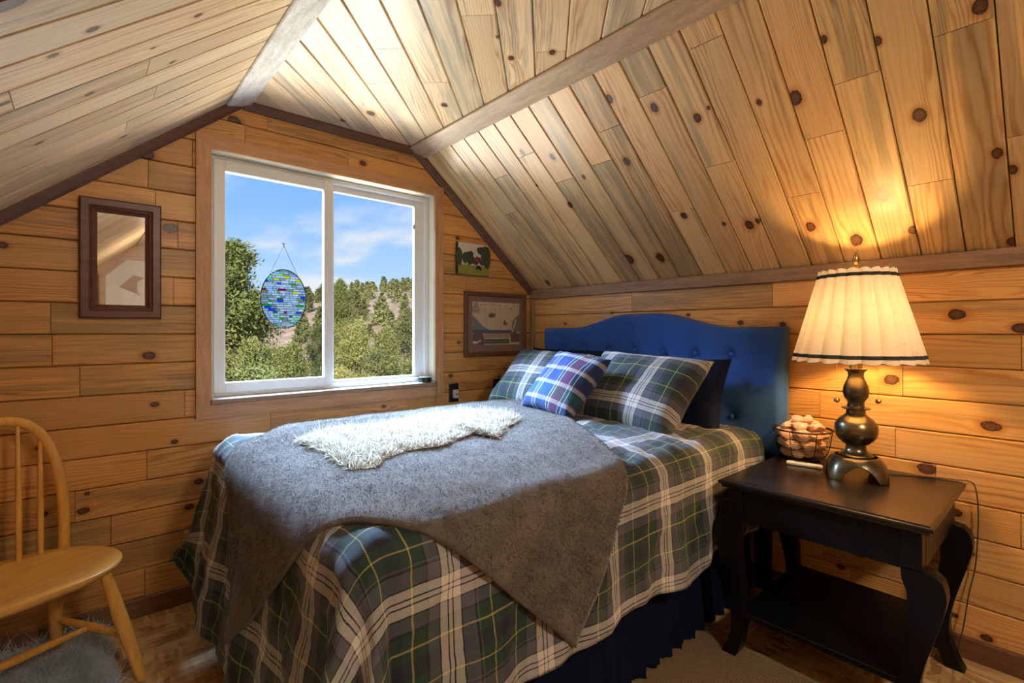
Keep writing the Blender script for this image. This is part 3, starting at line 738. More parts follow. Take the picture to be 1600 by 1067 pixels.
sm_ = throw.modifiers.new('thick','SOLIDIFY'); sm_.thickness = .016; sm_.offset = -1
def surf_samples(P, n, seed, margin=0):
    r = np.random.default_rng(seed); a, b = P.shape[:2]
    i = r.uniform(0,a-1.001,n); j = r.uniform(0,b-1.001,n); i0, j0 = i.astype(int), j.astype(int); fi, fj = (i-i0)[:,None], (j-j0)[:,None]
    p = P[i0,j0]*(1-fi)*(1-fj)+P[i0+1,j0]*fi*(1-fj)+P[i0,j0+1]*(1-fi)*fj+P[i0+1,j0+1]*fi*fj
    nn = np.cross(P[i0+1,j0]-P[i0,j0], P[i0,j0+1]-P[i0,j0]); nn /= np.linalg.norm(nn,axis=1,keepdims=True)+1e-9
    return p, nn
p_, n_ = surf_samples(P, 120000, 5)
if n_[:,2].mean() < 0: n_ = -n_
blades('pile', p_, n_*.42+np.array([-.30,-.42,-.25]), .0085, .0006, M['throw_pile'], throw, .2, 8, .15)
# sheepskin
def bed_z(x, y): return drape(np.array([x]), np.array([y]), lift=.024)[0,2]
SHEEP = [(-1.945, -0.79), (-1.935, -0.995), (-1.955, -1.21), (-1.955, -1.295), (-1.89, -1.335), (-1.835, -1.27), (-1.735, -1.25), (-1.63, -1.28), (-1.475, -1.215), (-1.405, -1.195), (-1.415, -1.32), (-1.3, -1.22), (-1.205, -1.16), (-1.135, -1.13), (-1.07, -1.03), (-1.105, -0.955), (-1.165, -0.84), (-1.27, -0.78), (-1.435, -0.775), (-1.61, -0.82), (-1.72, -0.815), (-1.815, -0.73)]
ctr = np.mean(SHEEP,0); NR, NA = 14, 120
ang = np.linspace(0,2*math.pi,NA,endpoint=False)
pa = np.array(SHEEP); seg = np.concatenate([pa,pa[:1]])
L = np.concatenate([[0],np.cumsum(np.hypot(*np.diff(seg,axis=0).T))]); tq = np.linspace(0,L[-1],NA,endpoint=False)
rim = np.stack([np.interp(tq,L,seg[:,0]),np.interp(tq,L,seg[:,1])],-1)
# spine of the skin so that long thin outline fills without folding
x0s, x1s = rim[:,0].min(), rim[:,0].max()
axis = (pa[:,0].argmin(), pa[:,0].argmax())
d_ = (pa[axis[1]]-pa[axis[0]]); Ls = np.linalg.norm(d_); d_ /= Ls
tt = np.clip((rim-pa[axis[0]])@d_, .12*Ls, .88*Ls)
def mid_at(t):
    s = (rim-pa[axis[0]])@d_; pn = np.array([-d_[1],d_[0]]); h_ = (rim-pa[axis[0]])@pn
    near_ = np.abs(s-t) < .06*Ls
    return pa[axis[0]]+d_*t+pn*((h_[near_].max()+h_[near_].min())/2)
mids = np.array([mid_at(t) for t in tt])
P = np.zeros((NR,NA+1,3))
for i in range(NR):
    k = i/(NR-1); q = mids*(1-k)+rim*k; q = np.vstack([q,q[:1]])
    zb = drape(q[:,0],q[:,1],lift=.024)[:,2]
    P[i,:,:2] = q; P[i,:,2] = zb+.004+.010*np.sqrt(max(0,1-k**4))+.006*fbm(q[:,0]*9,q[:,1]*9,31,3)*(1-k**3)
skin = grid_mesh('sheepskin', P, M['wool']); fixn(skin)
tag(skin, 'cream woolly sheepskin lying on the grey throw blanket', 'sheepskin')
p_, n_ = surf_samples(P, 42000, 6)
n_[n_[:,2] < 0] *= -1
blades('wool', p_, n_*.7, .0125, .0022, M['wool_pile'], skin, .6, 9, 1.0)

# ---------------------------------------------------------------- pillows
def pillow(name, w_, h_, t_, loc, lean, yaw, roll, mat, label, uvo=(0,0), pinch=.06, seed=0, power=.36):
    """lies in its own xy plane; lean tips the top back towards the headboard"""
    n = 34; u = np.linspace(-1,1,n); U, V = np.meshgrid(u,u,indexing='ij')
    X = U*w_/2*(1-pinch*(1-V**2)**1.0*np.abs(U)); Y = V*h_/2*(1-pinch*(1-U**2)*np.abs(V))
    T = t_/2*((1-U**2)*(1-V**2))**power
    T = T*(1+.08*fbm(U*.7,V*.7,seed,2))
    front = np.stack([X,Y,T+.004*fbm(U,V,seed+1,3)*(T > 0.01)],-1); back = np.stack([X,Y,-T],-1)
    idx = np.arange(n*n).reshape(n,n)
    q = np.stack([idx[:-1,:-1],idx[1:,:-1],idx[1:,1:],idx[:-1,1:]],-1).reshape(-1,4)
    bi = idx+n*n; inner = np.ones((n,n),bool)
    vs = np.concatenate([front.reshape(-1,3),back.reshape(-1,3)])
    # share the border
    border = np.zeros((n,n),bool); border[0]=border[-1]=True; border[:,0]=border[:,-1]=True
    mp = np.arange(2*n*n); mp[bi[border]] = idx[border]
    q2 = mp[np.stack([bi[:-1,:-1],bi[:-1,1:],bi[1:,1:],bi[1:,:-1]],-1).reshape(-1,4)]
    uv = np.concatenate([np.stack([X,Y],-1).reshape(-1,2)]*2)+np.array(uvo)
    o = mesh(name, vs, np.concatenate([q,q2]).tolist(), mat, None, True, uv)
    # local x -> room -Y (across the bed), local y -> up, local z -> towards the foot
    Bm = Matrix(((0,0,-1,0),(-1,0,0,0),(0,1,0,0),(0,0,0,1)))
    o.matrix_basis = Matrix.Translation(loc) @ Matrix.Rotation(yaw,4,'Z') @ Matrix.Rotation(lean,4,'Y') @ Matrix.Rotation(roll,4,'X') @ Bm
    return tag(o, label, 'pillow')
PI = math.pi
pillow('pillow', .66,.40,.16, (-.30,-.58,.955), .46, 0, 0, M['navy'], 'navy pillow behind the plaid sham nearest the window', seed=1)
pillow('pillow', .66,.40,.16, (-.31,-1.30,.925), .42, .04, -.03, M['navy'], 'navy pillow leaning on the headboard at the nightstand end', seed=2)
pillow('pillow_sham', .64,.44,.21, (-.51,-.63,.955), .74, .06, .05, M['plaid_sham'], 'tartan sham pillow nearest the window, half hidden by the small cushion', (.05,.02), .10, 3)
pillow('pillow_sham', .66,.47,.22, (-.53,-1.28,.948), .74, -.06, .04, M['plaid_sham'], 'large tartan sham pillow beside the navy pillow, nearest the nightstand', (.215,.13), .10, 4)
pillow('throw_pillow', .40,.38,.15, (-.73,-1.01,.985), .72, -.10, .10, M['plaid_cushion'], 'small square blue and red plaid cushion in front of the shams', (.2,.19), .09, 6)
# ================================================================ nightstand
TT = .68
ns = empty('nightstand', (-.37,-2.11,0), 0, True)
tag(ns, 'black wooden nightstand with curved legs and a lower shelf', 'nightstand')
x0,x1,y0,y1 = -.70,-.045,-2.43,-1.79
mb = MB()
def slab(mb, prof):
    """stack of rectangles (inset, z) forming a moulded slab"""
    vs = []; 
    for i_, z in prof: vs += [(x0+i_,y0+i_,z),(x1-i_,y0+i_,z),(x1-i_,y1-i_,z),(x0+i_,y1-i_,z)]
    n = len(prof); fs = [(3,2,1,0), tuple(4*(n-1)+k for k in range(4))]+[(4*j+k,4*j+(k+1)%4,4*j+4+(k+1)%4,4*j+4+k) for j in range(n-1) for k in range(4)]
    return mb.add(vs, fs)
slab(mb, [(.014,TT-.030),(.010,TT-.028),(.010,TT-.020),(.002,TT-.017),(0,TT-.013),(0,TT-.006),(.004,TT-.004),(.008,TT-.0035),(.010,TT)])
m_top, nt, out = mat_new('worn_wall_sheen_tabletop')
n_ = noise(nt, mapping(nt, objco(nt), (9,2,1)), 3, 4); n2 = noise(nt, objco(nt), 30, 5, .7)
bsdf(nt, out, Base__Color=mixc(nt, smooth(nt,n_,.35,.7), (.006,.005,.005), (.022,.012,.008)), Roughness=mth(nt,'MULTIPLY_ADD',n2,.16,.16))  # brown streaks: wear plus the wood wall's reflection put into the colour
mb.build('tabletop', m_top, ns)
ax0,ax1,ay0,ay1 = x0+.035,x1-.03,y0+.03,y1-.03
for a, b in (((ax0,ay0+.05,.525),(ax0+.02,ay1-.05,TT-.03)),((ax1-.02,ay0+.05,.525),(ax1,ay1-.05,TT-.03)),((ax0+.05,ay0,.525),(ax1-.05,ay0+.02,TT-.03)),((ax0+.05,ay1-.02,.525),(ax1-.05,ay1,TT-.03))):
    MB().box(a, b, .002).build('apron', M['black_paint'], ns)
outp = [(.005,.535),(.030,.530),(.046,.515),(.054,.49),(.056,.465),(.050,.43),(.038,.38),(.022,.32),(.006,.26),(-.006,.20),(-.010,.15),(-.006,.10),(.006,.055),(.022,.022),(.034,.0)]
inp = [(-.020,.0),(-.034,.03),(-.046,.07),(-.052,.12),(-.054,.18),(-.052,.25),(-.044,.32),(-.034,.40),(-.036,.46),(-.050,.50),(-.052,.535)]
def leg(x, y, sy):
    pl_ = [(y+sy*o, z) for o, z in outp]+[(y+sy*o, z) for o, z in inp]
    mb = MB().prism(pl_, x, x+.055, 0).box((x,min(y,y-sy*.052),.53),(x+.055,max(y,y-sy*.052),TT-.03),.001)
    o = fixn(mb.build('leg', M['black_paint'], ns, True))
    bv = o.modifiers.new('soft','BEVEL'); bv.width = .004; bv.segments = 2; bv.limit_method = 'ANGLE'; return o
leg(ax0-.010,ay1,1); leg(ax0-.010,ay0,-1); leg(ax1-.055,ay1,1); leg(ax1-.055,ay0,-1)
MB().box((ax0+.005,ay0+.03,.160),(ax1-.005,ay1-.03,.182),.003).build('shelf', M['black_paint'], ns)

# ================================================================ table lamp
LX, LY = -.275, -2.135
lamp = empty('table_lamp', (LX,LY,TT), 0, False)
tag(lamp, 'bronze table lamp with pleated linen shade, lit, on the nightstand', 'lamp')
# arched foot: a dome with four scalloped openings
n, rows = 96, 22
P = np.zeros((rows,n+1,3))
for j in range(n+1):
    th = 2*PI*j/n; c4 = abs(math.cos(2*(th+.42)))           # 1 at a leg, 0 mid-arch
    arch = .058*math.sqrt(max(0,1-(c4/.90)**2)) if c4 < .90 else 0
    for i in range(rows):
        k = i/(rows-1); z = arch+(.082-arch)*k
        r_ = .054+.051*math.sqrt(max(0,1-(z/.086)**1.7)); r_ *= 1+.07*c4**6*(1-z/.09)
        P[i,j] = (r_*math.cos(th), r_*math.sin(th), z)
ft = grid_mesh('foot', P, M['bronze'], lamp); s_ = ft.modifiers.new('thick','SOLIDIFY'); s_.thickness = .005; s_.offset = -1
MB().lathe([(0.0546, 0.078), (0.0581, 0.082), (0.0581, 0.088), (0.0528, 0.094), (0.044, 0.098), (0.0361, 0.106), (0.0334, 0.12), (0.0352, 0.13), (0.0458, 0.134), (0.0475, 0.138), (0.0581, 0.146), (0.0695, 0.164), (0.073, 0.186), (0.0704, 0.206), (0.0581, 0.226), (0.0405, 0.24), (0.0326, 0.248), (0.0317, 0.262), (0.0475, 0.267), (0.0484, 0.271), (0.0299, 0.276), (0.0273, 0.288), (0.0299, 0.296), (0.0405, 0.314), (0.044, 0.334), (0.0405, 0.356), (0.0299, 0.38), (0.0255, 0.394), (0.0273, 0.408), (0.0378, 0.42), (0.0387, 0.423), (0.0176, 0.424)],48).build('stem', M['bronze'], lamp, True)
MB().lathe([(.021,.42),(.021,.475),(.018,.478)],24).build('neck', M['brass'], lamp, True)
MB().lathe([(.005,.47),(.005,.81),(.012,.813),(.012,.822),(.006,.828),(.011,.842),(.010,.856),(.005,.872),(.001,.880)],14).build('finial', M['brass'], lamp, True)
hp = [(0,.060*math.sin(PI*k/20)*1.0+.012,.48+.325*k/20) for k in range(21)]
MB().tube(hp,.0022,6).tube([(x,-y,z) for x,y,z in hp],.0022,6).build('harp', M['brass'], lamp, True)
NP, ZB, ZT, RB_, RT_ = 20, .455, .800, .216, .124
def shade_r(th, k):
    r0 = RB_+(RT_-RB_)*k
    return r0*(.925+.095*abs(math.sin(NP*th/2))**.8)
def shade_grid(k0, k1, nk, off):
    P = np.zeros((nk,NP*12+1,3))
    for j in range(NP*12+1):
        th = 2*PI*j/(NP*12)
        for i in range(nk):
            k = k0+(k1-k0)*i/(nk-1); r_ = shade_r(th,k)+off
            lip = .006*abs(math.sin(NP*th/2))
            z = ZB+(ZT-ZB)*k+(lip if k > .97 else (-lip if k < .03 else 0))
            P[i,j] = (r_*math.cos(th), r_*math.sin(th), z)
    return P
shd = grid_mesh('lamp_shade', shade_grid(0,1,16,0), M['shade'], lamp)
for k0, k1 in ((.035,.075),(.925,.965)):
    b_ = grid_mesh('shade_band', shade_grid(k0,k1,3,.0015), M['shade_band'], shd)
MB().tube([(RT_*.95*math.cos(q)*t, RT_*.95*math.sin(q)*t, .800) for q, t in ((0,1),(0,0),(2*PI/3,1))],.002,6).build('spider', M['brass'], shd, True)
for a_, L_, rr_ in ((math.radians(139),.135,.075),(math.radians(-38),.145,.092)):
    dx, dy = rr_*math.cos(a_), rr_*math.sin(a_)
    mb = MB()
    for k in range(int((.50-(.500-L_-.015))/.006)+8): mb.lathe([(.0006,-.0019),(.0019,0),(.0006,.0019)],6,(dx,dy,.505-k*.006))
    ch = mb.build('pull_chain', M['brass'], lamp, True)
    zb = .505-(int((.50-(.500-L_-.015))/.006)+8)*.006
    MB().lathe([(.002,.012),(.007,.010),(.0105,.004),(.0105,-.003),(.006,-.008),(.001,-.009)],14,(dx,dy,zb-.008)).build('pull_knob', M['brass'], ch, True)
m_b, nt, out = mat_new('glowing_bulb')
em = nd(nt,'ShaderNodeEmission',None,Color=(1.0,.57,.20,1),Strength=BULB); nt.links.new(em.outputs[0], out.inputs[0])
MB().lathe([(.002,-.045),(.013,-.042),(.015,-.02),(.024,.0),(.031,.022),(.030,.038),(.020,.054),(.002,.061)],20,(.0,0,.60)).build('bulb', m_b, lamp, True)
cd = [(.11,-.02,.006),(.16,-.10,.004),(.20,-.18,.004),(.225,-.262,.004),(.236,-.302,.004),(.244,-.318,-.02),(.250,-.325,-.12),(.252,-.318,-.30),(.246,-.300,-.42),(.236,-.285,-.55),(.20,-.27,-.665),(.17,-.29,-.674)]
def spline(ps, n=6):
    ps = [Vector(p) for p in ps]; r = []
    for i in range(len(ps)-1):
        a,b,c,d = ps[max(i-1,0)],ps[i],ps[i+1],ps[min(i+2,len(ps)-1)]
        for k in range(n):
            t = k/n; r.append(.5*((2*b)+(c-a)*t+(2*a-5*b+4*c-d)*t*t+(3*b-a-3*c+d)*t**3))
    return r+[ps[-1]]
MB().tube(spline(cd),.0024,8).build('cord', M['cord'], lamp, True)

# ================================================================ wire basket with salt crystals
BXc, BYc = -.125, -1.895
bk = empty('wire_basket', (BXc,BYc,TT)); tag(bk, 'dark wire basket holding pink salt crystals on the nightstand', 'basket')
def circ(r_, z, n=40): return [(r_*math.cos(2*PI*k/n), r_*math.sin(2*PI*k/n), z) for k in range(n+1)]
prof = [(.066,.008),(.082,.014),(.094,.030),(.103,.055),(.109,.085),(.113,.112),(.116,.132)]
mb = MB(); mb.tube(circ(.116,.132),.0035,8,False)
for k in range(60):
    q = 2*PI*k/60; mb.tube([(.116*math.cos(q)+.005*math.cos(q)*s, .116*math.sin(q)+.005*math.sin(q)*s, .132+.005*c) for s, c in ((1,0),(0,1),(-1,0),(0,-1))],.0012,5)
mb.build('rim', M['wire'], bk, True)
for k in range(7):
    q = 2*PI*k/7+.35; MB().tube([(r_*math.cos(q), r_*math.sin(q), z) for r_, z in prof],.002,6).build('rib', M['wire'], bk, True)
mb = MB()
for k in range(11):
    z = .018+k*.010; r_ = np.interp(z,[p[1] for p in prof],[p[0] for p in prof]); mb.tube(circ(r_,z,32),.0007,4,False)
mb.build('cross_wire', M['wire'], bk, True)
MB().tube(circ(.066,.006),.003,6,False).tube([(-.066,0,.006),(.066,0,.006)],.002,6).tube([(0,-.066,.006),(0,.066,.006)],.002,6).build('base', M['wire'], bk, True)
def rock(seed, r_):
    import bmesh
    rr = np.random.default_rng(seed); bm = bmesh.new(); bmesh.ops.create_icosphere(bm, subdivisions=2, radius=1)
    pn = rr.normal(0,1,(9,3)); pn /= np.linalg.norm(pn,axis=1,keepdims=True); off = rr.uniform(.55,.9,9)
    for v in bm.verts:
        p = np.array(v.co); s = 1.
        for a, o_ in zip(pn, off):
            t = p@a
            if t > 1e-6: s = min(s, o_/t)
        v.co = Vector(p*s*np.array([1.25,.9,.75])*r_)
    me = bpy.data.meshes.new('salt_crystal'); bm.to_mesh(me); bm.free(); me.materials.append(M['salt']); return me
rocks = [rock(i, .036) for i in range(6)]
k = 0
lay = [(.030,.052,6),(.030,.0,1),(.072,.072,8),(.072,.022,3),(.112,.074,8),(.112,.026,3),(.146,.055,5),(.150,.0,1),(.172,.02,2)]
for z, rr_, cnt in lay:
    for i in range(cnt):
        q = 2*PI*i/cnt+z*31; o = link('salt_crystal', rocks[k%6]); k += 1
        s_ = random.uniform(.8,1.0)
        o.matrix_basis = Matrix.Translation((BXc+rr_*math.cos(q),BYc+rr_*math.sin(q),TT+z)) @ Matrix.Rotation(random.uniform(0,6),4,'Z') @ Matrix.Rotation(random.uniform(-.5,.5),4,'X') @ Matrix.Scale(s_,4)
        tag(o, 'chunk of pink salt crystal heaped in the wire basket', 'salt crystal', 'salt crystals in the wire basket')
rm = empty('remote_control', (-.262,-1.948,TT), -1.40); tag(rm, 'slim white remote lying on the nightstand before the wire basket', 'remote')
MB().box((-.066,-.013,0),(.066,.013,.015),.004).build('body', M['white_plastic'], rm, True)
MB().box((-.035,-.006,.015),(.012,.006,.0165),.001).build('button_pad', simple('grey_rubber',(.25,.25,.26),.6), rm)

# ================================================================ chair
ch = empty('dining_chair', (-2.78,-.24,0), math.radians(-157)); tag(ch, 'honey-coloured wooden spindle-back chair against the window wall', 'chair')
# local: +y forward (front of seat), x across
SZ = .44
sh = []
for k in range(72):
    q = 2*PI*k/72; c, s = math.cos(q), math.sin(q)
    x = .262*math.copysign(abs(c)**.72,c); y = .215*math.copysign(abs(s)**.80,s)
    if s < 0: x *= 1-.24*abs(s)**.9
    sh.append((x, y+.19))
mb = MB(); vs = []; n = len(sh); cx_, cy_ = 0, .19
for f_, z in ((.88,SZ-.036),(.97,SZ-.022),(1,SZ-.010),(.995,SZ-.003),(.97,SZ),(.80,SZ-.004),(.5,SZ-.012),(.2,SZ-.014)):
    vs += [(cx_+(x-cx_)*f_, cy_+(y-cy_)*f_, z) for x, y in sh]
fs = [tuple(range(n-1,-1,-1)), tuple(7*n+i for i in range(n))]+[(j*n+i,j*n+(i+1)%n,(j+1)*n+(i+1)%n,(j+1)*n+i) for j in range(7) for i in range(n)]
mb.add(vs, fs).build('seat', M['chair_seat'], ch, True)
legs = {}
for sx in (-1,1):
    for nm, (tx_,ty_), (bx_,by_) in (('f',(.185,.30),(.262,.385)),('b',(.135,.07),(.195,-.055))):
        a, b = Vector((sx*tx_,ty_,SZ-.03)), Vector((sx*bx_,by_,0)); legs[sx,nm] = (a,b)
        MB().tube([a.lerp(b,t) for t in (0,.15,.45,.7,1)],[.016,.0185,.0225,.020,.0145],14).build('leg', M['chair'], ch, True)
mp = {}
for sx in (-1,1):
    p = legs[sx,'f'][0].lerp(legs[sx,'f'][1],.60); q = legs[sx,'b'][0].lerp(legs[sx,'b'][1],.60); mp[sx] = p.lerp(q,.5)
    MB().tube([p.lerp(q,t) for t in (0,.25,.5,.75,1)],[.009,.013,.016,.013,.009],12).build('stretcher', M['chair'], ch, True)
MB().tube([mp[-1].lerp(mp[1],t) for t in (0,.25,.5,.75,1)],[.009,.012,.015,.012,.009],12).build('stretcher', M['chair'], ch, True)
bow = []
for k in range(41):
    t = k/40; q = PI*t; x = -.185*math.copysign(abs(math.cos(q))**.62,math.cos(q)); hgt = .50*abs(math.sin(q))**.62
    bow.append((x*(1+.10*hgt/.5*(1-hgt/.5)*2), .022-.13*hgt, SZ-.012+hgt))
MB().tube(bow,.0155,12,flat=1.15).build('back_bow', M['chair'], ch, True)
for x in (-.115,-.058,0,.058,.115):
    tb = min(range(41), key=lambda k: abs(bow[k][0]-x*1.22)+(0 if bow[k][2] > .7 else 9)); e = Vector(bow[tb])
    a = Vector((x,.028-.012*(1-abs(x)/.12),SZ-.012)); MB().tube([a.lerp(e,t) for t in (0,.3,.6,1)],[.0075,.0095,.008,.006],10).build('spindle', M['chair'], ch, True)

# ================================================================ rugs
def rug_grid(cx, cy, w_, h_, rz, z, n=40):
    u = np.linspace(-.5,.5,n); U, V = np.meshgrid(u,u,indexing='ij'); c, s = math.cos(rz), math.sin(rz)
    rr_ = .04; X, Y = U*w_, V*h_
    Zz = z+.006*fbm(U*3,V*3,44,2)
    return np.stack([cx+X*c-Y*s, cy+X*s+Y*c, Zz],-1)
P = rug_grid(-2.72,-.42,.52,.80,.06,.016)
P[...,2] += .02*np.exp(-((P[...,1]+.25)/.05)**2)
rug = grid_mesh('shag_rug', P, M['shag']); s_ = rug.modifiers.new('thick','SOLIDIFY'); s_.thickness = .014; s_.offset = -1
tag(rug, 'blue-grey shaggy rug on the floor under the chair', 'rug')
p_, n_ = surf_samples(P, 15000, 7); n_[n_[:,2] < 0] *= -1
blades('shag_pile', p_, n_*.7, .036, .0022, M['shag_pile'], rug, .6, 10, .7)
cp = empty('carpet', (-1.2,-2.7,0), 0, True); tag(cp, 'tan woven carpet on the floor beside the bed', 'carpet')
MB().box((-1.95,-4.0,.0005),(-.60,-1.40,.009)).build('field', M['carpet'], cp)
MB().box((-.604,-4.0,.0005),(-.592,-1.40,.010),.002).build('edge_binding', simple('olive_binding',(.20,.20,.09),.9), cp)

# ================================================================ mirror and pictures
def frame_ring(x0,x1,z0,z1,prof,name,mat,parent):
    """moulded frame on the window wall; prof = (inset, depth) pairs from outside in"""
    vs = []
    for i_, d in prof: vs += [(x0+i_,-d,z0+i_),(x1-i_,-d,z0+i_),(x1-i_,-d,z1-i_),(x0+i_,-d,z1-i_)]
    n = len(prof); fs = [(4*j+k,4*j+(k+1)%4,4*j+4+(k+1)%4,4*j+4+k) for j in range(n-1) for k in range(4)]
    return fixn(MB().add(vs, fs).build(name, mat, parent))
mr = empty('wall_mirror', (-2.42,0,1.30), 0, True); tag(mr, 'rectangular wall mirror in a dark wooden frame left of the window', 'mirror')
frame_ring(-2.560,-2.284,1.303,1.804,[(0,.001),(0,.022),(.006,.028),(.030,.028),(.036,.022),(.042,.024),(.050,.016),(.058,.010),(.058,.004)],'frame',M['mirror_wood'],mr)
MB().box((-2.506,-.009,1.357),(-2.338,-.004,1.750)).build('mirror_glass', M['mirror'], mr)
# canvas print
def poly(name, pts, y, mat, parent, th=.0006):
    return fixn(MB().prism(pts, y-th, y, 1).build(name, mat, parent))
pc = empty('canvas_print', (-.56,0,1.625), 0, True); tag(pc, 'small canvas photo of a black animal on grass, above the framed poster', 'picture')
px0,px1,pz0,pz1 = -.690,-.430,1.628,1.838
MB().box((px0,-.028,pz0),(px1,-.001,pz1),.001).build('canvas', simple('canvas_edge',(.05,.04,.035),.8), pc)
fl_ = lambda nm,c,v=.25,s=60: simple(nm,c,.7,vary=v,scale=s)
X_ = lambda t: px0+.004+(px1-px0-.004)*t
Z_ = lambda t: pz0+(pz1-pz0)*t
def blob(cx, cz, rx, rz, n=18, seed=0, j=.18):
    r = random.Random(seed); return [(X_(cx+rx*math.cos(2*PI*k/n)*(1+r.uniform(-j,j))), Z_(cz+rz*math.sin(2*PI*k/n)*(1+r.uniform(-j,j)))) for k in range(n)]
poly('printed_sky', rect(X_(0),Z_(.3),X_(1),Z_(1)), -.0282, fl_('print_sky',(.62,.54,.44),.06), pc)
poly('printed_grass', rect(X_(0),Z_(0),X_(1),Z_(.31)), -.0284, fl_('print_grass',(.24,.23,.03)), pc)
poly('printed_path', rect(X_(0),Z_(.29),X_(1),Z_(.325)), -.0286, fl_('print_path',(.38,.36,.28)), pc)
gt = fl_('print_tree',(.045,.055,.028),.5,90)
for i,(a,b,c,d) in enumerate(((.03,.55,.10,.27),(.22,.52,.10,.20),(.38,.53,.12,.24),(.90,.62,.17,.36),(.72,.80,.12,.13),(.55,.42,.10,.1),(.80,.42,.12,.10))): poly('printed_tree', blob(a,b,c,d,seed=i), -.0288-.0001*i, gt, pc)
poly('printed_red_tree', blob(.62,.50,.115,.095,seed=20), -.0298, fl_('print_red',(.17,.03,.03),.5,90), pc)
poly('printed_animal', [(X_(a),Z_(b)) for a,b in ((.575,.16),(.60,.16),(.605,.20),(.67,.19),(.70,.155),(.74,.155),(.735,.24),(.70,.30),(.60,.315),(.57,.27))], -.0300, simple('print_black',(.012,.012,.016),.6), pc)
# framed poster
pf = empty('framed_poster', (-.345,0,1.07), 0, True); tag(pf, 'vintage circus poster with brown mat in a dark frame beside the headboard', 'picture')
fx0,fx1,fz0,fz1 = -.625,-.068,1.075,1.518
frame_ring(fx0,fx1,fz0,fz1,[(0,.001),(0,.020),(.004,.024),(.022,.024),(.028,.018),(.030,.008)],'frame',M['trim_dark'],pf)
MB().box((fx0+.024,-.009,fz0+.024),(fx1-.024,-.004,fz1-.024)).build('mat_board', simple('brown_mat',(.20,.125,.095),.8,vary=.06), pf)
gx0,gx1,gz0,gz1 = fx0+.068,fx1-.062,fz0+.078,fz1-.068
PX = lambda t: gx0+(gx1-gx0)*t
PZ = lambda t: gz0+(gz1-gz0)*t
def pp(name, pts, lay_, col, v=.12): return poly(name, [(PX(a),PZ(b)) for a,b in pts], -.0092-.0003*lay_, simple('poster_'+name,col,.75,vary=v,scale=70), pf, .0003)
pp('sheet', rect(0,0,1,1), 0, (.50,.40,.27))
pp('title_band', rect(.13,.885,1,.985), 1, (.66,.54,.40))
pp('mountain', [(0,.30),(0,.68),(.10,.58),(.22,.42),(.36,.34),(.40,.30)], 1, (.17,.17,.16),.4)
pp('mountain', [(1,.30),(1,.74),(.92,.66),(.84,.56),(.82,.30)], 1, (.15,.15,.13),.4)
pp('lake', rect(0,.27,.82,.35), 2, (.075,.10,.13),.3)
pp('shore', rect(.18,.16,.80,.27), 2, (.36,.22,.14),.35)
pp('crowd', [(0,.0),(0,.24),(.08,.30),(.19,.27),(.24,.13),(.24,.0)], 3, (.13,.07,.07),.7)
pp('crowd', [(.80,.05),(.80,.30),(.88,.34),(1,.24),(1,.05)], 3, (.12,.08,.07),.7)
pp('white_figure', [(.0,.03),(.02,.10),(.10,.08),(.16,.12),(.18,.10),(.09,.03)], 4, (.50,.46,.40))
pp('flying_rider', [(.33,.72),(.32,.66),(.36,.64),(.44,.645),(.47,.70),(.46,.745),(.42,.72),(.385,.765),(.36,.72)], 3, (.12,.09,.06),.6)
pp('flying_rider', [(.65,.56),(.64,.50),(.66,.45),(.69,.48),(.71,.44),(.735,.52),(.70,.52),(.68,.59)], 3, (.14,.08,.055),.6)
pp('ramp', [(.82,.295),(.855,.29),(.94,.60),(.915,.62)], 4, (.46,.36,.27))
for x_, z0_ in ((.29,.2),(.49,.3),(.59,.2)): pp('wire', [(x_,z0_),(x_+.004,z0_),(x_-.03,.88),(x_-.034,.88)], 2, (.16,.12,.09))
pp('caption_block', rect(.245,.02,.77,.135), 4, (.065,.065,.055),.3)
pp('caption_rule', rect(.26,.075,.75,.082), 5, (.40,.36,.28)); pp('caption_rule', rect(.26,.03,.75,.036), 5, (.34,.30,.22))
for cx, cz in ((.075,.935),(.035,.815),(.105,.815)):
    ov = [(cx+.04*math.cos(2*PI*k/20), cz+.078*math.sin(2*PI*k/20)) for k in range(20)]
    pp('portrait_rim', ov, 3, (.10,.075,.05)); pp('portrait', [(cx+(a-cx)*.8, cz+(b-cz)*.84) for a,b in ov], 4, (.46,.37,.27))
    pp('portrait_face', [(cx+(a-cx)*.4, cz-.01+(b-cz)*.42) for a,b in ov], 5, (.22,.15,.10))
ink = simple('red_brown_ink',(.13,.030,.015),.7)
def lettering(txt, x, z, wd, hgt, rot=0):
    cu = bpy.data.curves.new('lettering','FONT'); cu.body = txt; cu.size = 1; cu.extrude = 0
    t = bpy.data.objects.new('tmp_text', cu); COL.objects.link(t); bpy.context.view_layer.update()
    me = bpy.data.meshes.new_from_object(t.evaluated_get(bpy.context.evaluated_depsgraph_get())); bpy.data.objects.remove(t)
    co = np.array([v.co for v in me.vertices]); lo, hi = co.min(0), co.max(0)
    for v in me.vertices:
        a = (v.co.x-lo[0])/(hi[0]-lo[0])*wd; b = (v.co.y-lo[1])/(hi[1]-lo[1])*hgt
        v.co = Vector((x+a*math.cos(rot)-b*math.sin(rot), -.0112, z+a*math.sin(rot)+b*math.cos(rot)))
    me.name = 'lettering'; return link('lettering', me, ink, pf)
gw, gh = gx1-gx0, gz1-gz0
lettering('ADAM FOREPAUGH & SELLS BROS.', PX(.14), PZ(.898), gw*.845, gh*.072)
lettering('AND', PX(.755), PZ(.842), gw*.085, gh*.036)
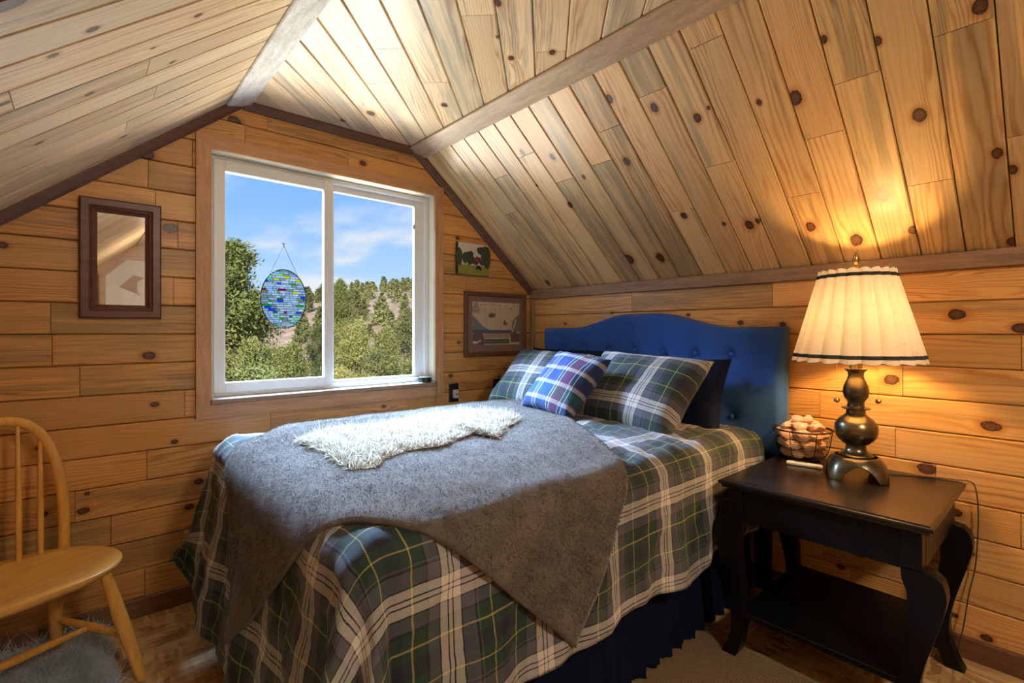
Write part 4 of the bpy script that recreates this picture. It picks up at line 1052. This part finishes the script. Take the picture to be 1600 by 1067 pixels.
# ================================================================ outlets, speaker, hanging glass
def outlet(x, z, label, plug):
    o = empty('wall_outlet', (x,0,z), 0, True); tag(o, label, 'outlet')
    MB().box((x-.037,-.006,z-.06),(x+.037,0,z+.06),.002).build('cover_plate', M['black_plastic'], o)
    if plug:
        MB().box((x-.016,-.036,z-.035),(x+.024,-.006,z+.022),.006).build('plug_adapter', simple('beige_plastic',(.55,.46,.38),.5), o)
        MB().box((x-.006,-.0375,z-.010),(x+.018,-.036,z-.004)).build('slot', M['black_plastic'], o)
    else:
        for dz in (.018,-.020): MB().box((x-.013,-.009,z+dz-.014),(x+.013,-.006,z+dz+.014),.003).build('socket', simple('ivory_plastic',(.50,.46,.36),.5), o)
outlet(-.705,.842,'black wall outlet with a beige plug adapter below the window corner',True)
outlet(-.335,.850,'black wall outlet with ivory sockets below the framed poster',False)
sp_ = empty('smart_speaker', (-.915,.012,.926)); tag(sp_, 'small round black speaker standing on the window sill', 'speaker')
MB().lathe([(.038,0),(.0415,.003),(.042,.028),(.040,.032)],32).build('body', M['black_plastic'], sp_, True)
MB().lathe([(.039,.0321),(.036,.0335),(.002,.0337)],32).build('top_plate', simple('grey_top',(.18,.20,.24),.5), sp_, True)
MB().tube(spline([(.030,-.030,.012),(.050,-.045,.010),(.056,-.056,-.02),(.050,-.058,-.08),(.040,-.058,-.14),(.036,-.058,-.20)]),.002,6).build('cord', M['cord_grey'], sp_, True)
MB().box((.034,-.046,.004),(.054,-.030,.018),.003).build('cord_plug', simple('plug_grey',(.35,.38,.42),.5), sp_)
sc_ = empty('suncatcher', (-1.750,.040,1.265), 0, True); tag(sc_, 'oval stained-glass suncatcher hanging in the window on a thin chain', 'suncatcher')
ECX, ECZ, ERX, ERZ, EY = -1.750, 1.418, .113, .154, .040
el = [(ECX+ERX*math.cos(2*PI*k/64), ECZ+ERZ*math.sin(2*PI*k/64)) for k in range(64)]
MB().tube([(x,EY,z) for x,z in el+el[:1]],.0025,6,False).build('rim', M['black_plastic'], sc_, True)
rg = random.Random(5); z = ECZ-ERZ
lead = MB()
while z < ECZ+ERZ-.004:
    hz = rg.uniform(.008,.014); x = ECX-ERX
    while x < ECX+ERX:
        wx = rg.uniform(.012,.040)
        pg = clip(rect(x+.0004,z+.0004,x+wx-.0004,min(z+hz,ECZ+ERZ)-.0004), el)
        pg = [(a+rg.uniform(-.0008,.0008), b+rg.uniform(-.001,.001)) for a,b in pg]
        if pg and max(p[0] for p in pg)-min(p[0] for p in pg) > .003:
            wts = [6,7,5,1.4,1.4,.7,.5,.35,1.4,4,6,1.0,1.4]
            fixn(MB().prism(pg, EY-.0012, EY+.0012, 1).build('glass_piece', rg.choices(ART,wts)[0], sc_))
            if len(pg) == 4 and rg.random() < .8: lead.box((x-.0006,EY-.0015,z),(x+.0006,EY+.0015,z+hz))
        x += wx
    hwid = ERX*math.sqrt(max(0,1-((z-ECZ)/ERZ)**2))
    lead.box((ECX-hwid,EY-.0015,z-.0006),(ECX+hwid,EY+.0015,z+.0006))
    z += hz
lead.build('lead_came', M['black_plastic'], sc_)
for sx in (-1,1): MB().tube([(ECX+sx*.072,EY,ECZ+ERZ*.77),(ECX,EY+.004,1.70)],.0011,5).build('chain', M['black_plastic'], sc_)
MB().tube([(ECX-.008,EY+.01,1.712),(ECX,EY+.006,1.700),(ECX+.008,EY+.01,1.712)],.0018,5).tube([(ECX,EY+.006,1.715),(ECX,EY+.004,1.69)],.0018,5).build('hook', M['black_plastic'], sc_)
# ================================================================ things behind the camera
oc = empty('octagon_picture', (-1.95,YB,1.5), 0, True); tag(oc, 'clipped-corner wood-framed picture on the back wall, seen in the mirror', 'picture')
def octo(cx, cz, a, b, cut): return [(cx-a+cut,cz-b),(cx+a-cut,cz-b),(cx+a,cz-b+cut),(cx+a,cz+b-cut),(cx+a-cut,cz+b),(cx-a+cut,cz+b),(cx-a,cz+b-cut),(cx-a,cz-b+cut)]
fixn(MB().prism(octo(-1.93,1.74,.46,.46,.24), YB, YB+.03, 1).build('frame', M['trim_mid'], oc))
fixn(MB().prism(octo(-1.93,1.74,.40,.40,.21), YB+.03, YB+.034, 1).build('panel', simple('pale_board',(.62,.64,.64),.6,vary=.15,scale=9), oc))
fixn(MB().prism([(-2.20,1.80),(-2.06,1.95),(-1.90,1.92),(-1.98,1.70)], YB+.034, YB+.038, 1).build('printed_barn', simple('print_barn',(.20,.13,.09),.7), oc))
fixn(MB().prism(octo(-1.90,1.80,.12,.13,.07), YB+.038, YB+.042, 1).build('printed_wreath', simple('print_wreath',(.55,.58,.52),.7,vary=.5,scale=60), oc))
cl_ = empty('added_ceiling_fill', (-1.75,-3.9,ZF)); tag(cl_, 'added round flush fill light on the ceiling behind the viewpoint, out of frame', 'added fill light')  # unseen fixture added to brighten the room
MB().lathe([(.17,0),(.17,-.03),(.15,-.035)],40).build('base_ring', M['brass'], cl_, True)
m_d, nt, out = mat_new('fill_dome_glow'); em = nd(nt,'ShaderNodeEmission',None,Color=(1,.87,.69,1),Strength=DOME_FILL); nt.links.new(em.outputs[0], out.inputs[0])
MB().lathe([(.155,-.03),(.150,-.06),(.125,-.09),(.08,-.112),(.002,-.12)],40).build('glass_dome', m_d, cl_, True)
# ================================================================ outdoors
GZ = -4.6
def az_pt(az, d): a = math.radians(az); return (-2.551+d*math.sin(a), -2.699+d*math.cos(a))
def ground_z(az, d):
    el = np.interp(az, [-30,8,16,22,29,40,70], [1.5,2.2,2.6,3.6,4.6,5.2,5.0])
    top = 1.25+175*math.tan(math.radians(float(el))); t = min(max((d-38)/137,0),1); t = t*t*(3-2*t)
    return GZ+(top-GZ)*t
AZ = np.linspace(-40,80,90); DD = np.concatenate([np.linspace(4.2,38,12),np.linspace(42,175,36),[190,230,300]])
P = np.zeros((len(AZ),len(DD),3))
for i, a in enumerate(AZ):
    for j, d in enumerate(DD):
        x, y = az_pt(a,d); z = ground_z(a,d)+.5*math.sin(a*.9+d*.11)*min(1,max(0,(d-38)/40))
        if d > 180: z -= (d-180)*.12
        P[i,j] = (x,y,z)
hill = grid_mesh('ground_outside', P, M['earth']); hill['kind'] = 'structure'; fixn(hill)
def crown(seed, H, Rr, n, leaf, taper=1.0):
    """juniper crown of short leaf sprays around branch tips"""
    r = np.random.default_rng(seed)
    nb = 110; t = r.uniform(.06,1,nb); t[:6] = r.uniform(.9,1,6); ang = r.uniform(0,2*PI,nb)
    rad = Rr*(1-t)**.62*(.55+.45*np.minimum(1,t/.18))*r.uniform(.55,1.15,nb)
    tips = np.stack([rad*np.cos(ang), rad*np.sin(ang), H*t],-1)
    k = r.integers(0,nb,n); s = r.uniform(0,1,n)**.40
    base = np.stack([np.zeros(n),np.zeros(n),np.maximum(tips[k,2]-.06*H,.02)],-1)
    c = base*(1-s)[:,None]+tips[k]*s[:,None]+r.normal(0,1,(n,3))*(.010+.11*Rr*(1-t[k])**.6)[:,None]*np.array([1,1,.8])
    d = r.normal(0,1,(n,3)); d[:,2] = np.abs(d[:,2])*.9+.25; d /= np.linalg.norm(d,axis=1,keepdims=True)
    sd = np.cross(d,r.normal(0,1,(n,3))); sd /= np.linalg.norm(sd,axis=1,keepdims=True)+1e-9
    L = (leaf*r.uniform(.6,1.5,n))[:,None]
    V = np.stack([c-sd*L*.22, c+sd*L*.22, c+d*L+sd*L*.10, c+d*L-sd*L*.10],1).reshape(-1,3)
    q = np.arange(n)*4
    me = bpy.data.meshes.new('foliage'); me.from_pydata(V.tolist(),[],np.stack([q,q+1,q+2,q+3],-1).tolist()); me.update(); return me
near = {}
for k_, (a_, r_) in enumerate(((1,.21),(2,.30),(3,.36))):
    for q_, m_ in enumerate((M['juniper'], M['juniper2'])):
        if (k_, q_) in ((0,1),): continue
        me = crown(a_,1,r_,80000,.0078); me.materials.append(m_); near[k_,q_] = me
def trunk_mesh():
    mb = MB().tube([(0,0,-.02),(.01,0,.3),(-.01,.01,.6),(0,0,.93)],[.028,.022,.014,.004],8)
    for k in range(9):
        q = k*2.4; z = .18+.07*k; mb.tube([(0,0,z),(.06*math.cos(q)*(1.2-z),.06*math.sin(q)*(1.2-z),z+.05),(.11*math.cos(q)*(1.1-z),.11*math.sin(q)*(1.1-z),z+.10)],[.010,.007,.003],6)
    o = mb.build('trunk', M['bark'], None, True); me = o.data; bpy.data.objects.remove(o); return me
TM = trunk_mesh()
def tree(az, d, el, kind, mat, label, wide=1.0, group=None):
    x, y = az_pt(az,d); zb = ground_z(az,d); H = 1.25+d*math.tan(math.radians(el))-zb
    o = empty('juniper_tree', (x,y,zb-.05), az*.37+d); o.scale = (1,1,1)
    tag(o, label, 'tree', group or 'juniper trees outside the window')
    f_ = link('foliage', near[kind,mat], None, o)
    f_.scale = (H*wide,H*wide,H)
    t_ = link('trunk', TM, None, o); t_.scale = (H,H,H)
    return o
J1, J2 = 0, 1
tree(11.6,13.5,9.0,0,J1,'tallest juniper, rising at the left edge of the left window pane',1.35)
tree(13.6,9.5,-.8,1,J1,'bushy pale juniper low in the left window pane, before the tallest one',.85)
tree(17.0,11,-1.3,1,J1,'yellow-green juniper below the stained-glass oval',.9)
tree(20.0,21,.9,2,J2,'dark juniper beside the window mullion, in the left pane',.8)
tree(22.0,24,5.6,0,J1,'tall slender juniper just right of the window mullion',.85)
tree(23.6,15,1.2,1,J1,'yellow-green juniper in the middle of the right pane, left of two',.9)
tree(26.6,14,.4,1,J1,'yellow-green juniper in the middle of the right pane, right of two',.9)
tree(29.3,18,2.6,1,J2,'olive juniper at the right edge of the right pane',.9)
tree(7.5,13,2.,1,J1,'juniper outside, just left of the tallest one, behind the window casing',.9)
tree(33,17,2,1,J1,'juniper outside, right of the window casing',.9)
def small_crown(seed):
    return crown(seed,1,.42,900,.10)
far = [small_crown(40+i) for i in range(4)]
for m_ in far: m_.materials.append(M['juniper2'])
cnt = 0; rr = random.Random(3); spots = []; tries = 0
while cnt < 290 and tries < 40000:
    tries += 1
    az = rr.uniform(5,37); d = 60+115*rr.random()**.6 if cnt < 220 else rr.uniform(166,178)
    x, y = az_pt(az,d); s_ = rr.uniform(2.6,5.0)*(1.15 if cnt >= 220 else 1)
    if any(math.hypot(x-a,y-b) < .40*(s_+c) for a,b,c in spots): continue
    spots.append((x,y,s_))
    o = link('hillside_juniper', far[cnt%4]); o.matrix_basis = Matrix.Translation((x,y,ground_z(az,d)-.3)) @ Matrix.Rotation(rr.uniform(0,6),4,'Z') @ Matrix.Diagonal((s_*.95,s_*.95,s_,1))
    tag(o, 'small dark juniper scattered over the distant hillside', 'tree', 'junipers on the distant hill'); cnt += 1
